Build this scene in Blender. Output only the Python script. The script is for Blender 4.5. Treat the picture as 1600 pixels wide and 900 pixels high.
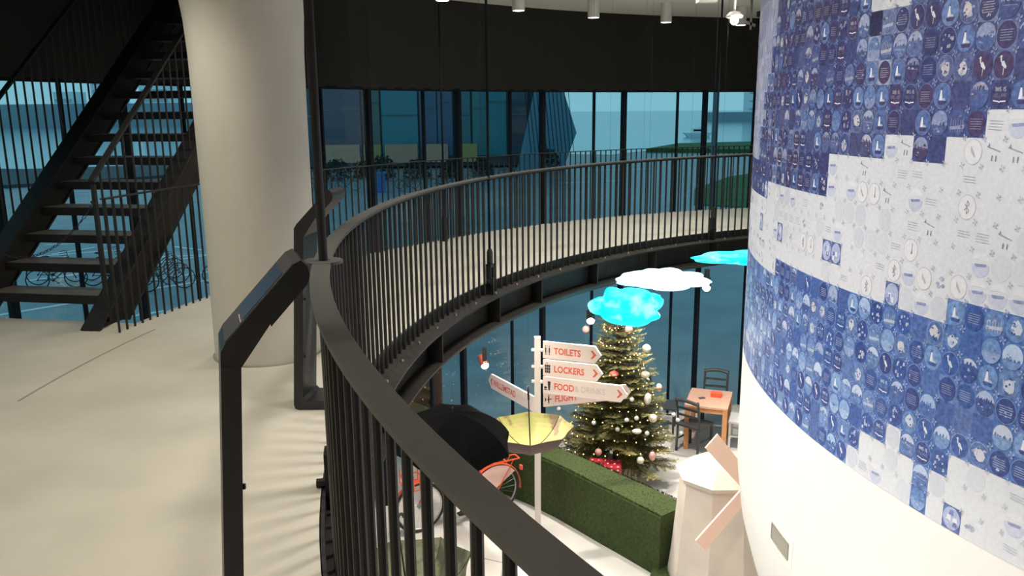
import bpy, bmesh, math, random
from math import sin, cos, pi, radians as RD, sqrt, atan2, floor
from mathutils import Vector, Matrix
random.seed(7)
S = bpy.context.scene
COL = S.collection
for o in list(bpy.data.objects): bpy.data.objects.remove(o)

# ---------------------------------------------------------------- camera
EYE = 1.6; PITCH = RD(12.33); ROLL = RD(0.53)
cam = bpy.data.cameras.new('camera'); cam.lens = 28.8; cam.sensor_width = 36; cam.clip_start = .05; cam.clip_end = 2000
camo = bpy.data.objects.new('camera', cam); COL.objects.link(camo)
fw = Vector((0, cos(PITCH), -sin(PITCH))); up = Vector((0, sin(PITCH), cos(PITCH))); rt = Vector((1, 0, 0))
r2 = cos(ROLL) * rt - sin(ROLL) * up; u2 = sin(ROLL) * rt + cos(ROLL) * up
M = Matrix((r2, u2, -fw)).transposed().to_4x4(); M.translation = Vector((0, 0, EYE))
camo.matrix_world = M; S.camera = camo

# ---------------------------------------------------------------- world (hazy dusk sky) and exposure
W = bpy.data.worlds.new('dusk_sky'); S.world = W; W.use_nodes = True
nt = W.node_tree; nt.nodes.clear()
tc = nt.nodes.new('ShaderNodeTexCoord'); sep = nt.nodes.new('ShaderNodeSeparateXYZ'); rmp = nt.nodes.new('ShaderNodeValToRGB')
bg = nt.nodes.new('ShaderNodeBackground'); wo = nt.nodes.new('ShaderNodeOutputWorld')
nt.links.new(tc.outputs['Generated'], sep.inputs[0]); nt.links.new(sep.outputs[2], rmp.inputs[0]); nt.links.new(rmp.outputs[0], bg.inputs[0]); nt.links.new(bg.outputs[0], wo.inputs[0])
rmp.color_ramp.elements[0].position = 0.0; rmp.color_ramp.elements[0].color = (.25, .575, .70, 1)
rmp.color_ramp.elements[1].position = .9; rmp.color_ramp.elements[1].color = (.15, .38, .53, 1)
em_ = rmp.color_ramp.elements.new(.3); em_.color = (.235, .545, .68, 1)
bg.inputs[1].default_value = .92
S.view_settings.view_transform = 'Standard'; S.view_settings.look = 'None'; S.view_settings.gamma = 1; S.view_settings.use_curve_mapping = False
S.view_settings.exposure = 0.0
K_CEIL = 76.0      # ceiling downlights, watts each
K_LOW = 150.0       # lamps added under the slab for the lower hall
WARM = (1.0, .90, .76)
S.cycles.use_denoising = True
S.cycles.max_bounces = 7; S.cycles.transparent_max_bounces = 12; S.cycles.sample_clamp_indirect = 4; S.cycles.caustics_reflective = False; S.cycles.caustics_refractive = False

# ---------------------------------------------------------------- geometry of the place: everything is round about one centre
CX, CY = 6.12, 4.5
def pol(R, th, z=0.0): return Vector((CX + R * cos(RD(th)), CY + R * sin(RD(th)), z))
ZL = -3.7           # lower floor
ZC = 3.02           # ceiling
ZG = -3.9           # ground outside

# ---------------------------------------------------------------- materials
def mat(name, col, rough=.6, metal=0.0, var=0.0, scale=8.0, bump=0.0, bscale=60.0, emis=None, estr=0.0, col2=None, spec=None, coat=0.0):
    m = bpy.data.materials.new(name); m.use_nodes = True; n = m.node_tree; b = n.nodes['Principled BSDF']
    b.inputs['Base Color'].default_value = (*col, 1); b.inputs['Roughness'].default_value = rough; b.inputs['Metallic'].default_value = metal
    if spec is not None: b.inputs['Specular IOR Level'].default_value = spec
    if coat: b.inputs['Coat Weight'].default_value = coat
    if var or col2:
        t = n.nodes.new('ShaderNodeTexCoord'); no = n.nodes.new('ShaderNodeTexNoise'); no.inputs['Scale'].default_value = scale; no.inputs['Detail'].default_value = 5
        n.links.new(t.outputs['Object'], no.inputs['Vector'])
        r = n.nodes.new('ShaderNodeValToRGB'); c2 = col2 or tuple(min(1, c * (1 + var)) for c in col); c1 = col if col2 else tuple(c * (1 - var) for c in col)
        r.color_ramp.elements[0].position = .32; r.color_ramp.elements[1].position = .68
        r.color_ramp.elements[0].color = (*c1, 1); r.color_ramp.elements[1].color = (*c2, 1)
        n.links.new(no.outputs['Fac'], r.inputs[0]); n.links.new(r.outputs[0], b.inputs['Base Color'])
    if bump:
        t = n.nodes.new('ShaderNodeTexCoord'); no = n.nodes.new('ShaderNodeTexNoise'); no.inputs['Scale'].default_value = bscale; no.inputs['Detail'].default_value = 3
        bp = n.nodes.new('ShaderNodeBump'); bp.inputs['Strength'].default_value = bump; bp.inputs['Distance'].default_value = .01
        n.links.new(t.outputs['Object'], no.inputs['Vector']); n.links.new(no.outputs['Fac'], bp.inputs['Height']); n.links.new(bp.outputs[0], b.inputs['Normal'])
    if emis: b.inputs['Emission Color'].default_value = (*emis, 1); b.inputs['Emission Strength'].default_value = estr
    return m
MT = {}
MT['concrete'] = mat('polished_concrete', (.50, .475, .405), .5, var=.085, scale=1.7, bump=.08, bscale=9)
MT['concrete_low'] = mat('pale_concrete', (.66, .63, .60), .5, var=.04, scale=2.0)
MT['groove'] = mat('groove', (.27, .25, .21), .8)
MT['white'] = mat('white_plaster', (.84, .83, .80), .75, var=.015, scale=3)
MT['column'] = mat('column_plaster', (.60, .575, .51), .8, var=.025, scale=4, bump=.1, bscale=30)
MT['ceil'] = mat('ceiling_white', (.84, .83, .80), .9)
MT['black'] = mat('black_acoustic', (.017, .016, .015), .9, var=.12, scale=50, bump=.3, bscale=200)
MT['steel'] = mat('dark_steel', (.020, .019, .019), .48, metal=.1, var=.1, scale=6, spec=.35)
MT['steel2'] = mat('dark_steel_rough', (.019, .016, .014), .6, metal=.1, var=.2, scale=5, spec=.3)
MT['rail'] = mat('handrail_steel', (.075, .072, .066), .50, metal=.35, var=.08, scale=5)
MT['kiosk'] = mat('kiosk_black', (.014, .014, .015), .42, var=.08, scale=20)
MT['kioskface'] = mat('kiosk_face', (.05, .05, .055), .6, spec=.25)
MT['screen'] = mat('kiosk_screen', (.035, .045, .075), .30, spec=.3)
MT['chrome'] = mat('bright_bolt', (.6, .58, .54), .3, metal=1)
MT['tread'] = mat('tread_plate', (.12, .105, .09), .55, var=.25, scale=9)
MT['mull'] = mat('mullion', (.004, .007, .012), .7, spec=.15)
MT['lampbody'] = mat('lamp_white', (.62, .61, .58), .45)
MT['lens'] = mat('lamp_lens', (1, 1, 1), .5, emis=(1, .95, .84), estr=9)
MT['bulb'] = mat('lamp_bulb', (1, 1, 1), .5, emis=(1, .93, .82), estr=14)
MT['lampdark'] = mat('lamp_grey', (.12, .10, .09), .4, metal=.5)
MT['lampred'] = mat('lamp_copper', (.35, .07, .05), .35, metal=.4)
MT['turf'] = mat('artificial_turf', (.026, .044, .008), .95, col2=(.058, .092, .016), scale=30, bump=1.0, bscale=350)
MT['signw'] = mat('sign_cream', (.80, .66, .61), .55)
MT['signpole'] = mat('signpole_cream', (.78, .70, .65), .5)
MT['red'] = mat('lettering_red', (.72, .11, .07), .6)
MT['palegrey'] = mat('lettering_grey', (.56, .50, .48), .6)
MT['palepink'] = mat('lettering_pink', (.76, .52, .50), .6)
MT['icon'] = mat('icon_black', (.03, .025, .025), .6)
MT['needle'] = mat('fir_needles', (.075, .095, .028), .7, col2=(.24, .20, .065), scale=3.2)  # golden second tone paints the lit look into the green
MT['bark'] = mat('bark', (.06, .035, .02), .9)
MT['fairy'] = mat('fairy_light', (1, .6, .2), .5, emis=(1, .60, .20), estr=9)
MT['bauble'] = mat('white_bauble', (.82, .78, .72), .3)
MT['pink'] = mat('pink_bauble', (.75, .38, .34), .35)
MT['cream'] = mat('cream_ornament', (.85, .76, .60), .45)
MT['orange'] = mat('orange_paint', (.80, .10, .035), .35)
MT['skirt'] = mat('skirt_guard', (.80, .55, .50), .5)
MT['rubber'] = mat('tyre', (.02, .02, .02), .8)
MT['tyrewhite'] = mat('tyre_grey', (.30, .28, .26), .6)
MT['darkbike'] = mat('dark_bicycle', (.012, .016, .02), .5)
MT['umbblack'] = mat('black_nylon', (.004, .004, .0045), .95, var=.1, scale=20, spec=.02)
MT['umbbrown'] = mat('brown_nylon', (.10, .065, .055), .7)
MT['wood'] = mat('orange_wood', (.56, .26, .11), .5, var=.1, scale=12)
MT['woodtop'] = mat('table_top_wood', (.58, .34, .24), .4, var=.06, scale=10)
MT['chairdark'] = mat('dark_chair', (.045, .045, .045), .5)
MT['chairwhite'] = mat('white_chair', (.75, .75, .74), .4)
MT['millbody'] = mat('windmill_white', (.56, .50, .44), .6, var=.06, scale=3)
MT['millblade'] = mat('windmill_blade', (.80, .56, .46), .5)
MT['gift'] = mat('gift_red', (.62, .03, .05), .5)
MT['dot'] = mat('gift_dots', (.88, .78, .76), .5)
MT['brown'] = mat('brown_wall', (.075, .035, .03), .7)
MT['vent'] = mat('vent_grey', (.34, .32, .27), .6)

def emat(name, c1, c2, strength, scale):
    m = bpy.data.materials.new(name); m.use_nodes = True; n = m.node_tree; b = n.nodes['Principled BSDF']
    t = n.nodes.new('ShaderNodeTexCoord'); no = n.nodes.new('ShaderNodeTexNoise'); no.inputs['Scale'].default_value = scale
    r = n.nodes.new('ShaderNodeValToRGB'); r.color_ramp.elements[0].position = .50; r.color_ramp.elements[1].position = .66
    r.color_ramp.elements[0].color = (*c1, 1); r.color_ramp.elements[1].color = (*c2, 1)
    n.links.new(t.outputs['Object'], no.inputs['Vector']); n.links.new(no.outputs['Fac'], r.inputs[0]); n.links.new(r.outputs[0], b.inputs['Emission Color'])
    b.inputs['Emission Strength'].default_value = strength; b.inputs['Base Color'].default_value = (*c1, 1)
    return m
MT['cloudblue'] = emat('cloud_cyan', (0.0, .70, .92), (.45, .95, 1), 1.0, 6)
MT['cloudwhite'] = emat('cloud_white', (.62, .97, 1.0), (1, 1, 1), 1.25, 3)

def glass(name, tint):
    m = bpy.data.materials.new(name); m.use_nodes = True; n = m.node_tree; n.nodes.clear()
    o = n.nodes.new('ShaderNodeOutputMaterial'); mx = n.nodes.new('ShaderNodeMixShader'); tr = n.nodes.new('ShaderNodeBsdfTransparent'); gl = n.nodes.new('ShaderNodeBsdfGlossy'); f = n.nodes.new('ShaderNodeFresnel')
    f.inputs[0].default_value = 1.35; tr.inputs[0].default_value = (*tint, 1); gl.inputs['Roughness'].default_value = .02
    n.links.new(f.outputs[0], mx.inputs[0]); n.links.new(tr.outputs[0], mx.inputs[1]); n.links.new(gl.outputs[0], mx.inputs[2]); n.links.new(mx.outputs[0], o.inputs[0])
    return m
MT['glass'] = glass('facade_glass', (.90, .96, .97))

# umbrella lining print: yellow green with brown patches
def twocol(name, a, b_, c, s):
    m = mat(name, a, .6); n = m.node_tree; b = n.nodes['Principled BSDF']
    t = n.nodes.new('ShaderNodeTexCoord'); v = n.nodes.new('ShaderNodeTexNoise'); v.inputs['Scale'].default_value = s; v.inputs['Detail'].default_value = 6
    r = n.nodes.new('ShaderNodeValToRGB'); e = r.color_ramp.elements; e[0].position = .40; e[0].color = (*b_, 1); e[1].position = .48; e[1].color = (*a, 1)
    x = e.new(.64); x.color = (*a, 1); x = e.new(.70); x.color = (*c, 1)
    n.links.new(t.outputs['Object'], v.inputs['Vector']); n.links.new(v.outputs['Fac'], r.inputs[0]); n.links.new(r.outputs[0], b.inputs['Base Color'])
    return m
MT['umbyellow'] = twocol('yellow_print', (.40, .39, .13), (.22, .15, .08), (.46, .30, .20), 5)
MT['umbgreen'] = twocol('green_print', (.10, .11, .05), (.035, .04, .02), (.28, .19, .11), 6)

# ---------------------------------------------------------------- mesh builder
class MB:
    def __init__(s): s.v = []; s.f = []; s.m = []; s.c = []
    def add(s, vs, fs, mi=0, col=None):
        b = len(s.v); s.v.extend([tuple(v) for v in vs])
        for f in fs: s.f.append(tuple(i + b for i in f)); s.m.append(mi); s.c.append(col)
    def box(s, c, d, X=None, mi=0):
        hx, hy, hz = d[0] / 2, d[1] / 2, d[2] / 2
        vs = [Vector((x, y, z)) for x in (-hx, hx) for y in (-hy, hy) for z in (-hz, hz)]
        if X is not None: vs = [X @ v for v in vs]
        c = Vector(c); s.add([v + c for v in vs], [(0, 1, 3, 2), (4, 6, 7, 5), (0, 4, 5, 1), (2, 3, 7, 6), (0, 2, 6, 4), (1, 5, 7, 3)], mi)
    def bar(s, a, b, w, h, upv=(0, 0, 1), mi=0):
        a = Vector(a); b = Vector(b); d = (b - a).normalized(); u = Vector(upv); r = d.cross(u)
        if r.length < 1e-4: r = d.cross(Vector((1, 0, 0)))
        r.normalize(); u = r.cross(d).normalized()
        vs = [p + r * x * w / 2 + u * y * h / 2 for p in (a, b) for x, y in ((-1, -1), (1, -1), (1, 1), (-1, 1))]
        s.add(vs, [(3, 2, 1, 0), (4, 5, 6, 7), (0, 1, 5, 4), (1, 2, 6, 5), (2, 3, 7, 6), (3, 0, 4, 7)], mi)
    def tube(s, pts, r, n=8, closed=False, mi=0, cap=True):
        pts = [Vector(p) for p in pts]; N = len(pts); rs = r if isinstance(r, (list, tuple)) else [r] * N
        ref = None; vs = []
        for i, p in enumerate(pts):
            a = pts[i - 1] if (i > 0 or closed) else p; b = pts[(i + 1) % N] if (i < N - 1 or closed) else p
            d = (b - a).normalized()
            if ref is None: ref = d.orthogonal().normalized()
            ref = (ref - d * ref.dot(d)); ref = ref.normalized() if ref.length > 1e-5 else d.orthogonal().normalized()
            q = d.cross(ref)
            for k in range(n): an = 2 * pi * k / n; vs.append(p + (ref * cos(an) + q * sin(an)) * rs[i])
        fs = []
        for i in range(N if closed else N - 1):
            j = (i + 1) % N
            for k in range(n): k2 = (k + 1) % n; fs.append((i * n + k, i * n + k2, j * n + k2, j * n + k))
        if cap and not closed: fs.append(tuple(range(n - 1, -1, -1))); fs.append(tuple((N - 1) * n + k for k in range(n)))
        s.add(vs, fs, mi)
    def lathe(s, prof, n=32, c=(0, 0, 0), a0=0, a1=360, mi=0, X=None):
        full = abs(a1 - a0) >= 359.9; cnt = n if full else n + 1; c = Vector(c); vs = []
        for i in range(cnt):
            a = RD(a0 + (a1 - a0) * i / n)
            for r, z in prof:
                v = Vector((r * cos(a), r * sin(a), z)); v = X @ v if X is not None else v; vs.append(v + c)
        m = len(prof); fs = []
        for i in range(n):
            j = (i + 1) % cnt
            for k in range(m - 1): fs.append((i * m + k, j * m + k, j * m + k + 1, i * m + k + 1))
        s.add(vs, fs, mi)
    def ringbox(s, R0, R1, z0, z1, a0, a1, step=1.5, mi=0):
        n = max(1, int(round((a1 - a0) / step))); vs = []
        for i in range(n + 1):
            a = a0 + (a1 - a0) * i / n
            q0 = R0(a) if callable(R0) else R0; q1 = R1(a) if callable(R1) else R1; vs += [pol(q0, a, z0), pol(q1, a, z0), pol(q1, a, z1), pol(q0, a, z1)]
        fs = [(3, 2, 1, 0), (4 * n, 4 * n + 1, 4 * n + 2, 4 * n + 3)]
        for i in range(n):
            for k in range(4): k2 = (k + 1) % 4; fs.append((4 * i + k, 4 * i + k2, 4 * i + 4 + k2, 4 * i + 4 + k))
        s.add(vs, fs, mi)
    def prism(s, poly, z0, z1, mi=0):
        n = len(poly); vs = [(x, y, z0) for x, y in poly] + [(x, y, z1) for x, y in poly]
        s.add(vs, [tuple(range(n - 1, -1, -1)), tuple(range(n, 2 * n))] + [(i, (i + 1) % n, n + (i + 1) % n, n + i) for i in range(n)], mi)
    def sphere(s, c, r, seg=12, ring=8, sc=(1, 1, 1), mi=0):
        c = Vector(c); vs = [c + Vector((0, 0, r * sc[2]))]
        for i in range(1, ring):
            t = pi * i / ring
            for k in range(seg): p = 2 * pi * k / seg; vs.append(c + Vector((r * sc[0] * sin(t) * cos(p), r * sc[1] * sin(t) * sin(p), r * sc[2] * cos(t))))
        vs.append(c - Vector((0, 0, r * sc[2]))); fs = []
        for k in range(seg): fs.append((0, 1 + k, 1 + (k + 1) % seg)); fs.append((len(vs) - 1, 1 + (ring - 2) * seg + (k + 1) % seg, 1 + (ring - 2) * seg + k))
        for i in range(ring - 2):
            for k in range(seg): a = 1 + i * seg + k; b = 1 + i * seg + (k + 1) % seg; fs.append((a, a + seg, b + seg, b))
        s.add(vs, fs, mi)
    def mesh(s, name, mats, off=(0, 0, 0), smooth=False, fixn=True):
        off = Vector(off); me = bpy.data.meshes.new(name)
        me.from_pydata([tuple(Vector(v) - off) for v in s.v], [], s.f)
        for m in (mats if isinstance(mats, (list, tuple)) else [mats]): me.materials.append(m)
        me.polygons.foreach_set('material_index', s.m)
        if fixn:
            bm = bmesh.new(); bm.from_mesh(me); bmesh.ops.recalc_face_normals(bm, faces=bm.faces); bm.to_mesh(me); bm.free()
        if smooth:
            me.polygons.foreach_set('use_smooth', [True] * len(me.polygons))
            try: me.set_sharp_from_angle(angle=RD(38))
            except Exception: pass
        me.update(); return me
def wloc(o):
    p = Vector(o.location)
    while o.parent: o = o.parent; p += Vector(o.location)
    return p
def part(name, mb, m, parent=None, smooth=False, label=None, local=False, kind=None, fixn=True):
    """link one mesh object; vertices are world coordinates unless local"""
    off = (0, 0, 0) if (parent is None or local) else wloc(parent)
    o = bpy.data.objects.new(name, mb.mesh(name, m, off, smooth, fixn)); COL.objects.link(o); o.parent = parent
    if label: o['label'] = label
    if kind: o['kind'] = kind
    return o
def inst(name, me, parent, loc, rotz=0.0, rot=None):
    o = bpy.data.objects.new(name, me); COL.objects.link(o); o.parent = parent
    o.location = Vector(loc) - (wloc(parent) if parent else Vector((0, 0, 0))); o.rotation_euler = rot or (0, 0, rotz); return o
def thing(name, label, cat, loc=(0, 0, 0), rotz=0, group=None):
    o = bpy.data.objects.new(name, None); COL.objects.link(o); o.location = loc; o.rotation_euler = (0, 0, rotz); o.empty_display_size = .1
    o['label'] = label; o['category'] = cat
    if group: o['group'] = group
    return o
def tag(o, label, cat, group=None, kind=None):
    o['label'] = label; o['category'] = cat
    if group: o['group'] = group
    if kind: o['kind'] = kind
    return o
def struct(name, mb, m, smooth=False, parent=None):
    o = part(name, mb, m, parent, smooth)
    if parent is None: o['kind'] = 'structure'
    return o
def copy_tree(o, parent=None):
    c = o.copy(); COL.objects.link(c); c.parent = parent
    for ch in list(o.children): copy_tree(ch, c)
    return c

# ================================================================ STRUCTURE
def Rg(th):                                     # radius of the glass skin
    if th <= 143.3: return 9.8
    if th >= 155: return 11.6
    t = (th - 143.3) / 11.7; return 9.8 + 1.8 * (3 * t * t - 2 * t ** 3)
def ztop(th): return 1.86 if th < 143.3 else 1.86 + .07 * min(1, (th - 143.3) / 11.7)
def arcpts(R, a0, a1, step=1.5):
    n = max(1, int(round((a1 - a0) / step))); return [tuple(pol(R, a0 + (a1 - a0) * i / n)[:2]) for i in range(n + 1)]
def Rf(a):
    t = min(1, max(0, (a - 146) / 12)); return 9.05 + .14 * (3 * t * t - 2 * t ** 3)
# gallery floor: ring slab, wider behind the stair foot
mb = MB(); mb.ringbox(7.06, lambda a: Rf(a) + .01, -.4, 0, 95, 169.6)
mb.ringbox(7.06, 11.55, -.4, 0, 169.6, 455)
floor_ = struct('floor', mb, MT['concrete'])
mb = MB(); mb.ringbox(8.93, 8.945, 0.0, .0015, 170.5, 180.5); part('expansion_joint', mb, MT['groove'], floor_, label='thin dark curved joint line in the concrete floor')
# lower hall floor
mb = MB(); mb.prism([tuple(pol((Rg(a) + .06) if 95 <= a <= 185 else 11.7, a)[:2]) for a in [k * 1.5 for k in range(240)]], ZL - .15, ZL); o = struct('floor', mb, MT['concrete_low'])
mb = MB(); mb.bar((-.9, 9.2, ZL + .001), (1.05, 8.35, ZL + .001), .012, .002); part('floor_joint', mb, MT['groove'], o)
# ceiling disc with the stair opening
mb = MB(); mb.ringbox(4.0, 9.95, ZC, ZC + .15, 95, 148); mb.ringbox(4.0, 8.85, ZC, ZC + .15, 148, 172); mb.ringbox(4.0, 11.7, ZC, ZC + .15, 172, 455)
struct('ceiling', mb, MT['ceil'])
mb = MB(); mb.ringbox(8.85, 12.0, 4.6, 4.7, 147, 173); struct('ceiling', mb, MT['black'])
mb = MB(); mb.ringbox(8.80, 8.85, ZC + .15, 4.6, 147, 173); mb.bar(pol(8.85, 148, 3.85), pol(12, 148, 3.85), .04, 1.5); mb.bar(pol(8.85, 172, 3.85), pol(12, 172, 3.85), .04, 1.5)
struct('wall_shaft', mb, MT['black'])
# closed rear wall of the hall
mb = MB(); mb.ringbox(11.55, 11.75, ZL, ZC + .1, 184, 455); struct('wall_back', mb, MT['white'])

# black fascia above the glass
def skin(z0f, z1f, a0, a1, t, step=1.5):
    mb = MB(); n = int((a1 - a0) / step); vs = []
    for i in range(n + 1):
        a = a0 + (a1 - a0) * i / n; R = Rg(a); vs += [pol(R, a, z0f(a)), pol(R + t, a, z0f(a)), pol(R + t, a, z1f(a)), pol(R, a, z1f(a))]
    fs = [(3, 2, 1, 0), (4 * n, 4 * n + 1, 4 * n + 2, 4 * n + 3)]
    for i in range(n):
        for k in range(4): k2 = (k + 1) % 4; fs.append((4 * i + k, 4 * i + k2, 4 * i + 4 + k2, 4 * i + 4 + k))
    mb.add(vs, fs); return mb
struct('wall_fascia', skin(ztop, lambda a: ZC + .02, 95, 147.6, .25), MT['black'])
struct('wall_fascia', skin(ztop, lambda a: 4.62, 147.6, 185, .25), MT['black'])
mb = skin(lambda a: ztop(a) - .02, lambda a: ztop(a) + .02, 95, 185, .03)
struct('trim_1', mb, MT['mull'])

# glazing: one window per bay, thick post + thin post + two panes
posts = [98.1, 107.1, 116.0, 125.0, 134.1, 143.3, 149.0, 154.6, 162.6, 170.6, 178.6, 185.0]
thin = [101.8, 110.1, 119.3, 128.5, 137.7, 146.2, 151.8, 158.4, 166.4, 174.6, 181.8]
for i in range(len(posts) - 1):
    a0, a1, am = posts[i], posts[i + 1], thin[i]
    root = thing('window_%d' % (i + 1), 'tall glass bay of the curved facade', 'window', pol(Rg(a0), a0, ZL)); 
    for k in ('label', 'category'): del root[k]
    root['kind'] = 'structure'
    d = (pol(1, a0) - Vector((CX, CY, 0))); 
    for nm, a, w, dp in (('post', a0, .055, .10), ('mullion', am, .026, .05)):
        mb = MB(); rx = Matrix.Rotation(RD(a), 3, 'Z'); c = pol(Rg(a) + .04, a, (ZL + ztop(a)) / 2); mb.box(c, (dp, w, ztop(a) - ZL), rx); part(nm, mb, MT['mull'], root)
    for b0, b1 in ((a0, am), (am, a1)):
        mb = MB(); p = pol(Rg(b0) + .04, b0, ZL); q = pol(Rg(b1) + .04, b1, ZL); zt = ztop(b0)
        mb.add([p, q, q + Vector((0, 0, zt - ZL)), p + Vector((0, 0, zt - ZL))], [(0, 1, 2, 3)]); part('pane', mb, MT['glass'], root, fixn=False)

# brown partition of the lower hall
mb = MB(); mb.box((-1.65, 12.1, -2.35), (1.1, .12, 2.7)); o = part('partition_panel', mb, MT['brown']); tag(o, 'dark brown partition panel against the glass, beyond the black umbrella', 'panel')

# steel ring beam under the slab edge
beam = thing('ring_beam', 'black curved steel channel beam around the edge of the floor opening', 'beam', pol(6.95, 160, -.4))
mb = MB(); mb.ringbox(6.86, 7.06, -.10, -.085, 100, 240); part('top_flange', mb, MT['steel2'], beam, smooth=True)
mb = MB(); mb.ringbox(7.00, 7.02, -.34, -.10, 100, 240); part('web', mb, MT['steel2'], beam, smooth=True)
mb = MB(); mb.ringbox(6.86, 7.06, -.355, -.34, 100, 240); part('bottom_flange', mb, MT['steel2'], beam, smooth=True)
mb = MB(); mb.ringbox(6.93, 7.3, -.42, -.37, 100, 240); part('soffit_edge', mb, MT['rail'], beam, smooth=True, label='grey soffit edge below the beam')
for a in [120.3, 129.4, 138.6, 147.8, 155.1, 166, 178]:
    mb = MB(); X = Matrix.Rotation(RD(a), 3, 'Z'); mb.box(pol(6.935, a, -.22), (.13, .014, .24), X); part('stiffener', mb, MT['steel2'], beam)
mbb = MB(); mbb.lathe([(0, .02), (.008, .02), (.011, .014), (.011, 0)], 8); bolt = mbb.mesh('bolt', MT['chrome'], smooth=True)
for k in range(30): inst('bolt', bolt, beam, pol(6.93, 108 + k * 3.6, -.085))

# ================================================================ RAILINGS
def baluster_mesh(h, r=.0115):
    mb = MB(); mb.tube([(0, 0, 0), (0, 0, h)], r, 8); return mb.mesh('baluster', MT['steel'], smooth=True)
RR = 7.0
rail = thing('atrium_railing', 'dark steel railing curving around the floor opening, nearest to the viewer', 'railing', pol(RR, 165, -.085))
mb = MB(); mb.ringbox(RR - .036, RR + .036, .985, 1.0, 102, 232, 1); part('handrail', mb, MT['rail'], rail, label='flat grey handrail bar')
mb = MB(); mb.ringbox(RR - .02, RR + .02, .968, .985, 102, 232, 1); part('handrail_lower_bar', mb, MT['steel'], rail)
bal = baluster_mesh(1.055)
a = 102.2
while a < 231.8: inst('baluster', bal, rail, pol(RR, a, -.085)); a += .92
# eyelet where the near rod passes the handrail
ROD = pol(6.995, 189.8)
mb = MB(); mb.lathe([(.030, -.006), (.078, -.006), (.078, .006), (.030, .006), (.030, -.006)], 28, ROD + Vector((0, 0, .995))); part('rod_eyelet', mb, MT['rail'], rail, smooth=True, label='ring plate of the handrail around the near rod')
mb = MB(); mb.ringbox(7.04, 7.055, -.08, .0, 102, 232, 1.5); part('foot_strip', mb, MT['steel'], rail)

guard = thing('window_railing', 'thin dark railing along the glass facade, farther away than the curved atrium railing', 'railing', pol(9.0, 140, 0))
mb = MB(); mb.ringbox(lambda a: Rf(a) - .065, lambda a: Rf(a) - .02, .99, 1.0, 98, 171.4, 1); part('handrail', mb, MT['steel'], guard)
gb = baluster_mesh(.99, .009)
a = 98.3
while a < 171.3: inst('baluster', gb, guard, pol(Rf(a) - .042, a, 0)); a += .598

# hanger rods
def rod(R, th, z0, label, r=.014, near=False):
    p = pol(R, th, z0); t = thing('tension_rod', label, 'rod', p, RD(th), group=None)
    mb = MB(); mb.tube([(0, 0, .40), (0, 0, ZC - z0)], r * .85, 10); part('rod', mb, MT['mull'], t, smooth=True, local=True)
    mb = MB(); mb.tube([(0, 0, .26), (0, 0, .30), (0, 0, .40), (0, 0, .43)], [.02, .03, .03, .018], 10); part('turnbuckle', mb, MT['steel'], t, smooth=True, local=True)
    mb = MB()
    for s in (-1, 1): mb.box((0, s * .03, .19), (.05, .012, .20))
    mb.box((0, 0, .275), (.05, .07, .03)); part('fork', mb, MT['steel'], t, local=True)
    mb = MB(); mb.box((0, 0, .08), (.075, .022, .16)); part('lug', mb, MT['steel'], t, local=True)
    mb = MB(); mb.tube([(0, -.055, .13), (0, .055, .13)], .017, 8); part('pin', mb, MT['steel'], t, local=True)
    mb = MB(); mb.box((0, 0, ZC - z0 - .04), (.08, .08, .08)); part('ceiling_bracket', mb, MT['steel'], t, local=True)
    return t
rod(6.97, 155.1, -.085, 'thin black rod hanging to the floor edge, middle one in front of the glass')
rod(6.97, 120.3, -.085, 'thin black rod hanging to the floor edge beside the round mosaic drum')
rod(8.9, 104.9, 0, 'thin black rod by the glass, just left of the round mosaic drum')
rod(8.9, 141.3, 0, 'thin black rod by the glass in front of the teal building')
# near rod: passes through the eyelet, bolted to the floor edge outside the railing
t = thing('tension_rod', 'thick black rod dropping through the ring of the near handrail', 'rod', ROD, RD(189.8))
mb = MB(); mb.tube([(0, 0, .3), (0, 0, ZC)], .019, 12); part('rod', mb, MT['steel'], t, smooth=True, local=True)
mb = MB(); mb.box((.0, .03, .13), (.06, .012, .42)); mb.box((.0, -.03, .13), (.06, .012, .42)); mb.box((0, 0, .30), (.06, .07, .05)); part('fork', mb, MT['steel'], t, local=True)
mb = MB(); mb.tube([(.02, 0, .02), (.085, 0, .02)], .02, 6); part('bolt_head', mb, MT['steel'], t, local=True)
mb = MB(); mb.box((.035, 0, .03), (.02, .10, .28)); part('edge_plate', mb, MT['steel'], t, local=True)

# ================================================================ COLUMN
cc = Vector((-1.66, 5.37, 0))
prof = [(.345, 0), (.345, 1.0), (.348, 1.6), (.352, 1.95), (.362, 2.15), (.385, 2.35), (.43, 2.55), (.52, 2.75), (.70, 2.95), (.80, ZC)]
mb = MB(); mb.lathe(prof, 64, cc); o = part('round_column', mb, MT['column'], smooth=True); tag(o, 'round cream plaster column flaring out at the top, standing on the gallery floor', 'column')
mb = MB(); mb.lathe([(.346, .0), (.362, .0), (.362, .004), (.346, .004)], 64, cc); part('base_joint', mb, MT['groove'], o, label='dark sealant ring at the foot')

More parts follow.
